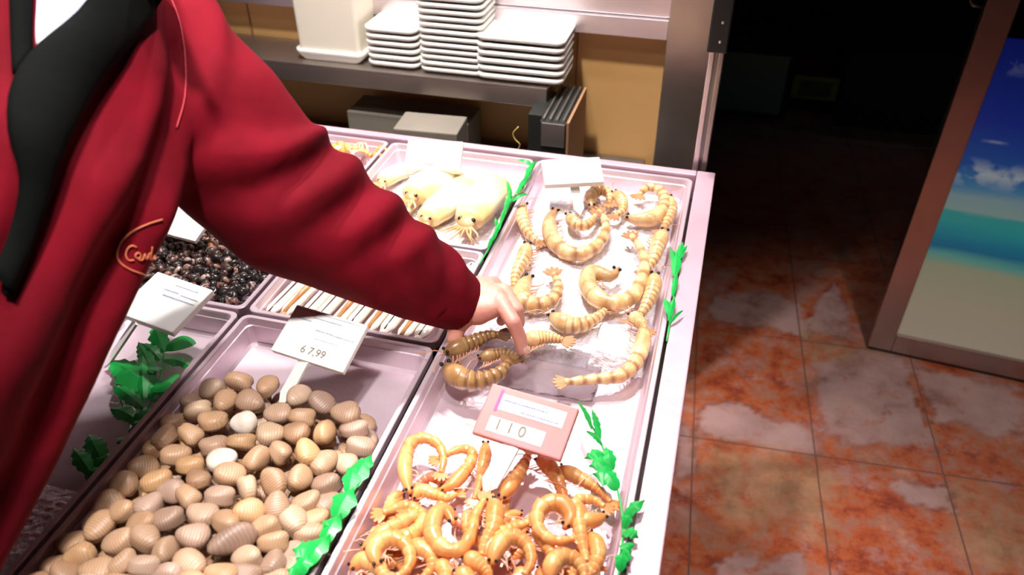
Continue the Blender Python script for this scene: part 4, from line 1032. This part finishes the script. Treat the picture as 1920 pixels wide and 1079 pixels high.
for k, pts in FG.items():
    rr = {'index': .0102, 'middle': .0100, 'ring': .0094, 'little': .0082}[k]
    base = HP(905, 552, .958)
    chain(hand, [(base.lerp(pts[0], .6), .0125), (pts[0], rr*1.12), (pts[1], rr*1.02), (pts[2], rr*.92), (pts[3], rr*.80)])
TH = [HP(878, 585, .952), HP(858, 612, .940), HP(852, 634, .925), HP(868, 650, .912)]
chain(hand, [(W0+V((0, -.01, -.005)), .018), (TH[0], .0165), (TH[1], .0125), (TH[2], .0112), (TH[3], .0085)])
hme = remesh(hand, .0022, 3, 'hand')
bme = remesh(body, .006, 5, 'body')
# join both into one body surface: the wrist sits inside the cuff where they meet
bm = nb(); bm.from_mesh(bme); bm.from_mesh(hme)
proot = V((PELV.x, PELV.y, 0)); shift(bm, proot)
PER = empty('person', proot, 'person in a red jacket leaning over the counter, reaching down to grip brown prawns', 'person')
obj('body', bm, 'skin', PER, True)
# nails
for k, pts in list(FG.items())[:2]+[('thumb', TH)]:
    d = (pts[3]-pts[2]).normalized(); upn = (V((0, 0, 1))-d*d.z).normalized(); c = pts[3]+upn*.0072-d*.001
    bm = nb(); ellips(bm, c-proot, (.0052, .0066, .0016), oriented(upn, d), 12, 8); obj('fingernail', bm, 'nail', PER, True)
for s in (-1, 1):
    bm = nb(); ellips(bm, H(s*.030, .078, .018)-proot, (.013, .011, .010), Rh, 14, 10); e_ = obj('eye', bm, 'eye', PER, True)
    bm = nb(); ellips(bm, H(s*.030, .0865, .018)-proot, (.005, .003, .005), Rh, 12, 8); obj('iris', bm, 'peye', e_, True)
bm = nb(); ellips(bm, H(0, -.022, .035)-proot, (.086, .098, .100), Rh, 28, 20)
for v in bm.verts:
    l = Rh.transposed() @ (v.co+proot-HEAD)
    if l.y > .045 and l.z < .085: v.co -= Rh @ V((0, (l.y-.045)*.95, 0))
    if l.z < -.03: v.co += Rh @ V((0, 0, (-.03-l.z)*.8))
obj('hair', bm, 'hair', PER, True)
# trousers and shoes
bm = nb()
for s in (-1, 1):
    hp = PELV+V((.0, s*.075, -.02)); hp.y = min(hp.y, .14); kn = V((hp.x-.01, hp.y-.03, .50)); an = V((hp.x-.03, hp.y-.06, .08))
    chain(bm, [(PELV+V((0, 0, .02)), .125), (hp, .098), (kn, .073), (an+V((0, 0, .01)), .058)])
me = remesh(bm, .009, 4); bm = nb(); bm.from_mesh(me)
shift(bm, proot); obj('trousers', bm, 'trouser', PER, True)
for s in (-1, 1):
    hp = PELV+V((.0, s*.075, -.02)); hp.y = min(hp.y, .14); an = V((hp.x-.03, hp.y-.06, .05)); bm = nb()
    loft(bm, [[V((an.x+.045+math.cos(a)*.125*k_, an.y+math.sin(a)*.046*k_*(1+.15*math.cos(a)), z_)) for a in [2*PI*i/20 for i in range(20)]] for k_, z_ in ((.98, .001), (1, .03), (.93, .06), (.5, .10))])
    shift(bm, proot); obj('shoe', bm, 'shoe', PER, True)
# jacket -------------------------------------------------------------
jk = nb(); stations = []
for t, a, b in ((-.17, .165, .135), (0, .175, .14), (.25, .18, .145), (.5, .185, .15), (.72, .185, .148), (.9, .17, .135), (1.02, .12, .10), (1.08, .07, .07)):
    stations.append((t, a, b))
spn = spline([PELV, WAIST, CHEST, UCH, NECK], 60)
def spn_at(t): t = max(0, min(1, t))*59; i = int(t); return spn[i].lerp(spn[min(i+1, 59)], t-i)
rings = []
for t, a, b in stations:
    c = spn_at(t) if 0 <= t <= 1 else (PELV+(PELV-WAIST).normalized()*.55*(-t) if t < 0 else NECK+axis*(t-1)*.4)
    rings.append([c+side*a*math.copysign(abs(math.cos(q))**.85, math.cos(q))+front*b*math.copysign(abs(math.sin(q))**.9, math.sin(q)) for q in [2*PI*i/36 for i in range(36)]])
loft(jk, rings)
SLV = [(UCH+side*.06-axis*.01, .100), (LSH, .094), (LSH.lerp(ELB, .5), .088), (ELB, .086), (ELB.lerp(WRI, .35), .074), (ELB.lerp(WRI, .7), .060), (ELB.lerp(WRI, .93), .044)]
chain(jk, SLV)
chain(jk, [(UCH-side*.06, .10), (RSH, .088), (RSH.lerp(RELB, .5), .078), (RELB, .070), (RELB.lerp(RWR, .6), .058), (RWR, .048)])
jme = remesh(jk, .0065, 6, 'jacket')
n_ = len(jme.vertices); cov = np.empty(n_*3); jme.vertices.foreach_get('co', cov); cov = cov.reshape(-1, 3)
nrm = np.empty(n_*3); jme.vertices.foreach_get('normal', nrm); nrm = nrm.reshape(-1, 3)
arm = spline([LSH, LSH.lerp(ELB, .5)+V((0, .01, .005)), ELB, WRI], 60); A_ = np.array([list(p) for p in arm])
d2 = ((cov[:, None, :]-A_[None])**2).sum(-1); idx = d2.argmin(1); dist = np.sqrt(d2.min(1)); u = idx/59
rel = cov-A_[idx]; updir = np.array([0, 0, 1.]); tang = np.gradient(A_, axis=0)[idx]; tang /= np.linalg.norm(tang, axis=1)[:, None]
b1 = np.cross(tang, updir); b1 /= np.linalg.norm(b1, axis=1)[:, None]; b2 = np.cross(b1, tang)
th = np.arctan2((rel*b1).sum(1), (rel*b2).sum(1))           # 0 = top of the sleeve, + = towards the camera side
onarm = np.clip((.145-dist)/.05, 0, 1)*np.clip((u-.05)/.15, 0, 1)
disp = np.zeros(n_)
def ridge(u0, slope, w, amp, th0=None, tw=1.5):
    global disp
    x = (u-u0-slope*th)/w; g = np.exp(-x*x)*amp*1.3
    if th0 is not None: g = g*np.exp(-((th-th0)/tw)**2)
    disp += g*onarm
for (u0, sl, w, amp, t0, tw) in ((.17, -.05, .060, .007, .0, 1.0), (.33, -.06, .055, .011, -.1, 1.0), (.42, -.07, .040, -.009, .6, .8), (.49, -.07, .050, .012, -.1, 1.0),
                                 (.575, -.08, .036, -.008, .6, .8), (.64, -.07, .045, .008, .0, 1.0), (.71, -.07, .032, -.007, .5, .9), (.77, -.06, .036, .006, .1, 1.1), (.84, .04, .030, -.005, .3, 1.0), (.90, .04, .026, .004, .0, 1.2),
                                 (.50, .14, .045, -.007, 1.5, .6), (.66, .14, .045, -.006, 1.5, .6)):
    ridge(u0, sl, w, amp, t0, tw)
# soft folds of the jacket front, running from the armpit down to the hem
Cn = np.array([list(p) for p in spn]); dd = ((cov[:, None, :]-Cn[None])**2).sum(-1); v_ = dd.argmin(1)/59; rel2 = cov-Cn[dd.argmin(1)]
sx = rel2 @ np.array(list(side)); fy = rel2 @ np.array(list(front)); onb = np.clip(fy/.05, 0, 1)*(1-onarm)
for (x0, sl, w, amp) in ((.125, -.05, .016, -.016), (.155, -.03, .014, .010), (.085, .06, .022, .008), (.045, .02, .016, -.007), (.02, -.1, .02, .006)):
    disp += np.exp(-((sx-x0-sl*(v_-.6))/w)**2)*amp*onb
cov2 = cov+nrm*disp[:, None]
for i in range(n_):
    c = cov[i]; cov2[i] += nrm[i]*.0045*noise.noise((c[0]*13, c[1]*13, c[2]*13))
jme.vertices.foreach_set('co', cov2.ravel()); jme.update()
bm = nb(); bm.from_mesh(jme)
for _ in range(3): bmesh.ops.smooth_vert(bm, verts=bm.verts[:], factor=.5, use_axis_x=True, use_axis_y=True, use_axis_z=True)
jbvh = BVHTree.FromBMesh(bm)
shift(bm, proot); jacket = obj('jacket', bm, 'red', PER, True)
# cuff: folded hem ring around the wrist
d = (WRI-ELB).normalized(); cc = ELB.lerp(WRI, .97); bm = nb()
s1 = d.cross(V((0, 0, 1))).normalized(); s2 = s1.cross(d)
def ringc(c, r1, r2): return [c+s1*math.cos(q)*r1+s2*math.sin(q)*r2 for q in [2*PI*i/32 for i in range(32)]]
loft(bm, [ringc(cc-d*.030, .045, .040), ringc(cc+d*.006, .043, .038), ringc(cc+d*.010, .039, .035), ringc(cc+d*.008, .034, .030), ringc(cc-d*.02, .030, .026)], False, False)
shift(bm, proot); o = obj('cuff', bm, 'red', jacket, True)
# pieces lying on the jacket front: found on its surface, then given their own thickness
def hit(px, py):
    dr = ray(px, py).normalized(); r = jbvh.ray_cast(CAM, dr)
    return (r[0], r[1]) if r[0] is not None else (UT(px, py, .66), -dr)
def band(name, left, right, m, off=.004, thick=.004, n=24, k=8, parent=jacket):
    bm = nb(); Ls = spline([V((x, y, 0)) for x, y in left], n); Rs = spline([V((x, y, 0)) for x, y in right], n); top = []
    for a, b in zip(Ls, Rs):
        row = []
        for i in range(k+1):
            q = a.lerp(b, i/k); p, nn = hit(q.x, q.y); row.append(bm.verts.new(p+nn*(off+thick*math.sin(PI*i/k)**.5)-proot))
        top.append(row)
    for i in range(n-1):
        for j in range(k): bm.faces.new((top[i][j], top[i][j+1], top[i+1][j+1], top[i+1][j]))
    bmesh.ops.smooth_vert(bm, verts=bm.verts[:], factor=.5, use_axis_x=True, use_axis_y=True, use_axis_z=True)
    o = obj(name, bm, m, parent, True); md = o.modifiers.new('s', 'SOLIDIFY'); md.thickness = thick; md.offset = -1; return o
o = band('black_lapel', [(200, -60), (130, 40), (60, 110), (22, 180), (24, 260), (42, 320), (20, 420), (-20, 520)], [(330, -60), (300, 10), (228, 80), (168, 150), (128, 220), (88, 300), (50, 420), (0, 560)], 'blackcloth', .004, .007)
o['label'] = 'black inner lapel of the open jacket'
o = band('shirt', [(60, -40), (64, 0), (64, 50), (66, 88)], [(280, -40), (205, 0), (140, 40), (72, 94)], 'lilac', .003, .003, 12, 6); o['label'] = 'pale lilac and yellow shirt at the neck'
o = band('black_collar', [(10, -60), (12, 0), (14, 60), (18, 150)], [(62, -60), (63, 0), (61, 60), (64, 100)], 'blackcloth', .003, .005, 12, 4); o['label'] = 'black collar edge'
def seam(name, pts, r, m, n=40, off=.001):
    bm = nb(); P2 = spline([V((x, y, 0)) for x, y in pts], n); W_ = []
    for q in P2: p, nn = hit(q.x, q.y); W_.append(p+nn*off-proot)
    tube(bm, W_, r, 6); return obj(name, bm, m, jacket, True)
seam('armhole_piping', [(312, -20), (335, 40), (347, 110), (346, 180), (330, 240)], .0010, 'redtrim')
# stitched oval emblem with script letters
import math as _m
ov = [(306-88*math.cos(a)+10, 466-52*math.sin(a)-0) for a in [(-.62+i*.062)*PI/1 for i in range(0)]]
seam('emblem_ring', [(303, 412), (278, 420), (250, 433), (228, 452), (219, 474), (224, 492), (244, 506), (272, 516)], .0009, 'thread', 60, .0015)
seam('emblem_letter', [(255, 464), (247, 461), (239, 466), (235, 478), (240, 488), (250, 488)], .0009, 'thread', 30, .0015)
seam('emblem_letter', [(258, 486), (252, 480), (258, 474), (263, 480), (258, 486), (266, 487), (270, 476), (273, 486), (279, 474)], .0009, 'thread', 40, .0015)
seam('emblem_letter', [(279, 487), (284, 462), (280, 487), (288, 478), (291, 487)], .0008, 'thread', 30, .0015)

# ------------------------------------------------------------------ lights: spots over counter and floor, with added wall, tray and fill lamps
def spot(loc, to, e, ang_, blend, r, col=(1, .93, .92)):
    l = bpy.data.lights.new('spot', 'SPOT'); l.energy = e; l.spot_size = math.radians(ang_); l.spot_blend = blend; l.shadow_soft_size = r; l.color = col
    o = bpy.data.objects.new('ceiling_or_fill_spot', l); C.objects.link(o); o.location = loc; o.rotation_euler = (V(to)-V(loc)).to_track_quat('-Z', 'Y').to_euler()
K = 1.0
spot((-.66, 1.15, 2.75), (-.54, .85, .9), 150*K, 62, .6, .05)
spot((-.20, .14, 2.45), (-.66, .66, .9), 125*K, 42, .9, .05)  # low helper spot, placed to brighten the shaded left trays
spot((-.30, 1.60, 2.75), (-.25, 1.00, .9), 92*K, 62, .6, .05)
spot((.02, .45, 2.75), (-.22, .50, .9), 52*K, 44, .8, .05)
spot((-.55, .85, 2.80), (-.55, 1.72, 1.0), 150*K, 46, .8, .06, (1, .95, .90))  # added spot that only brightens the tan back wall
spot((.75, .55, 2.85), (.66, 1.15, 0), 165*K, 52, .8, .06, (1, .94, .90))
spot((1.35, 4.7, 2.75), (.9, 2.6, 0), 3, 50, .8, .04)
al = bpy.data.lights.new('strip', 'AREA'); al.shape = 'RECTANGLE'; al.size = 2.0; al.size_y = .3; al.energy = 5; al.color = (1, .9, .88)
o = bpy.data.objects.new('fill_area_light', al); C.objects.link(o); o.location = (-.8, .2, 2.95)  # weak added fill, stands for no real fixture
wd = bpy.data.worlds.new('world'); bpy.context.scene.world = wd; wd.use_nodes = True
wd.node_tree.nodes['Background'].inputs[0].default_value = (.35, .5, .42, 1); wd.node_tree.nodes['Background'].inputs[1].default_value = .02
vs = bpy.context.scene.view_settings; vs.view_transform = 'Standard'; vs.look = 'None'; vs.gamma = 1; vs.exposure = .15; vs.use_curve_mapping = False
for o in bpy.data.objects:
    if 'label' in o and len(o['label'].replace(',', '').split()) > 16: print('LONG', o.name, o['label'])
_m2 = [(proot+v.co) for v in jacket.data.vertices]
_b = [p for p in _m2 if p.z < .905 and p.y > .262]
print('jacket in counter', len(_b), max([p.y for p in _b], default=0))
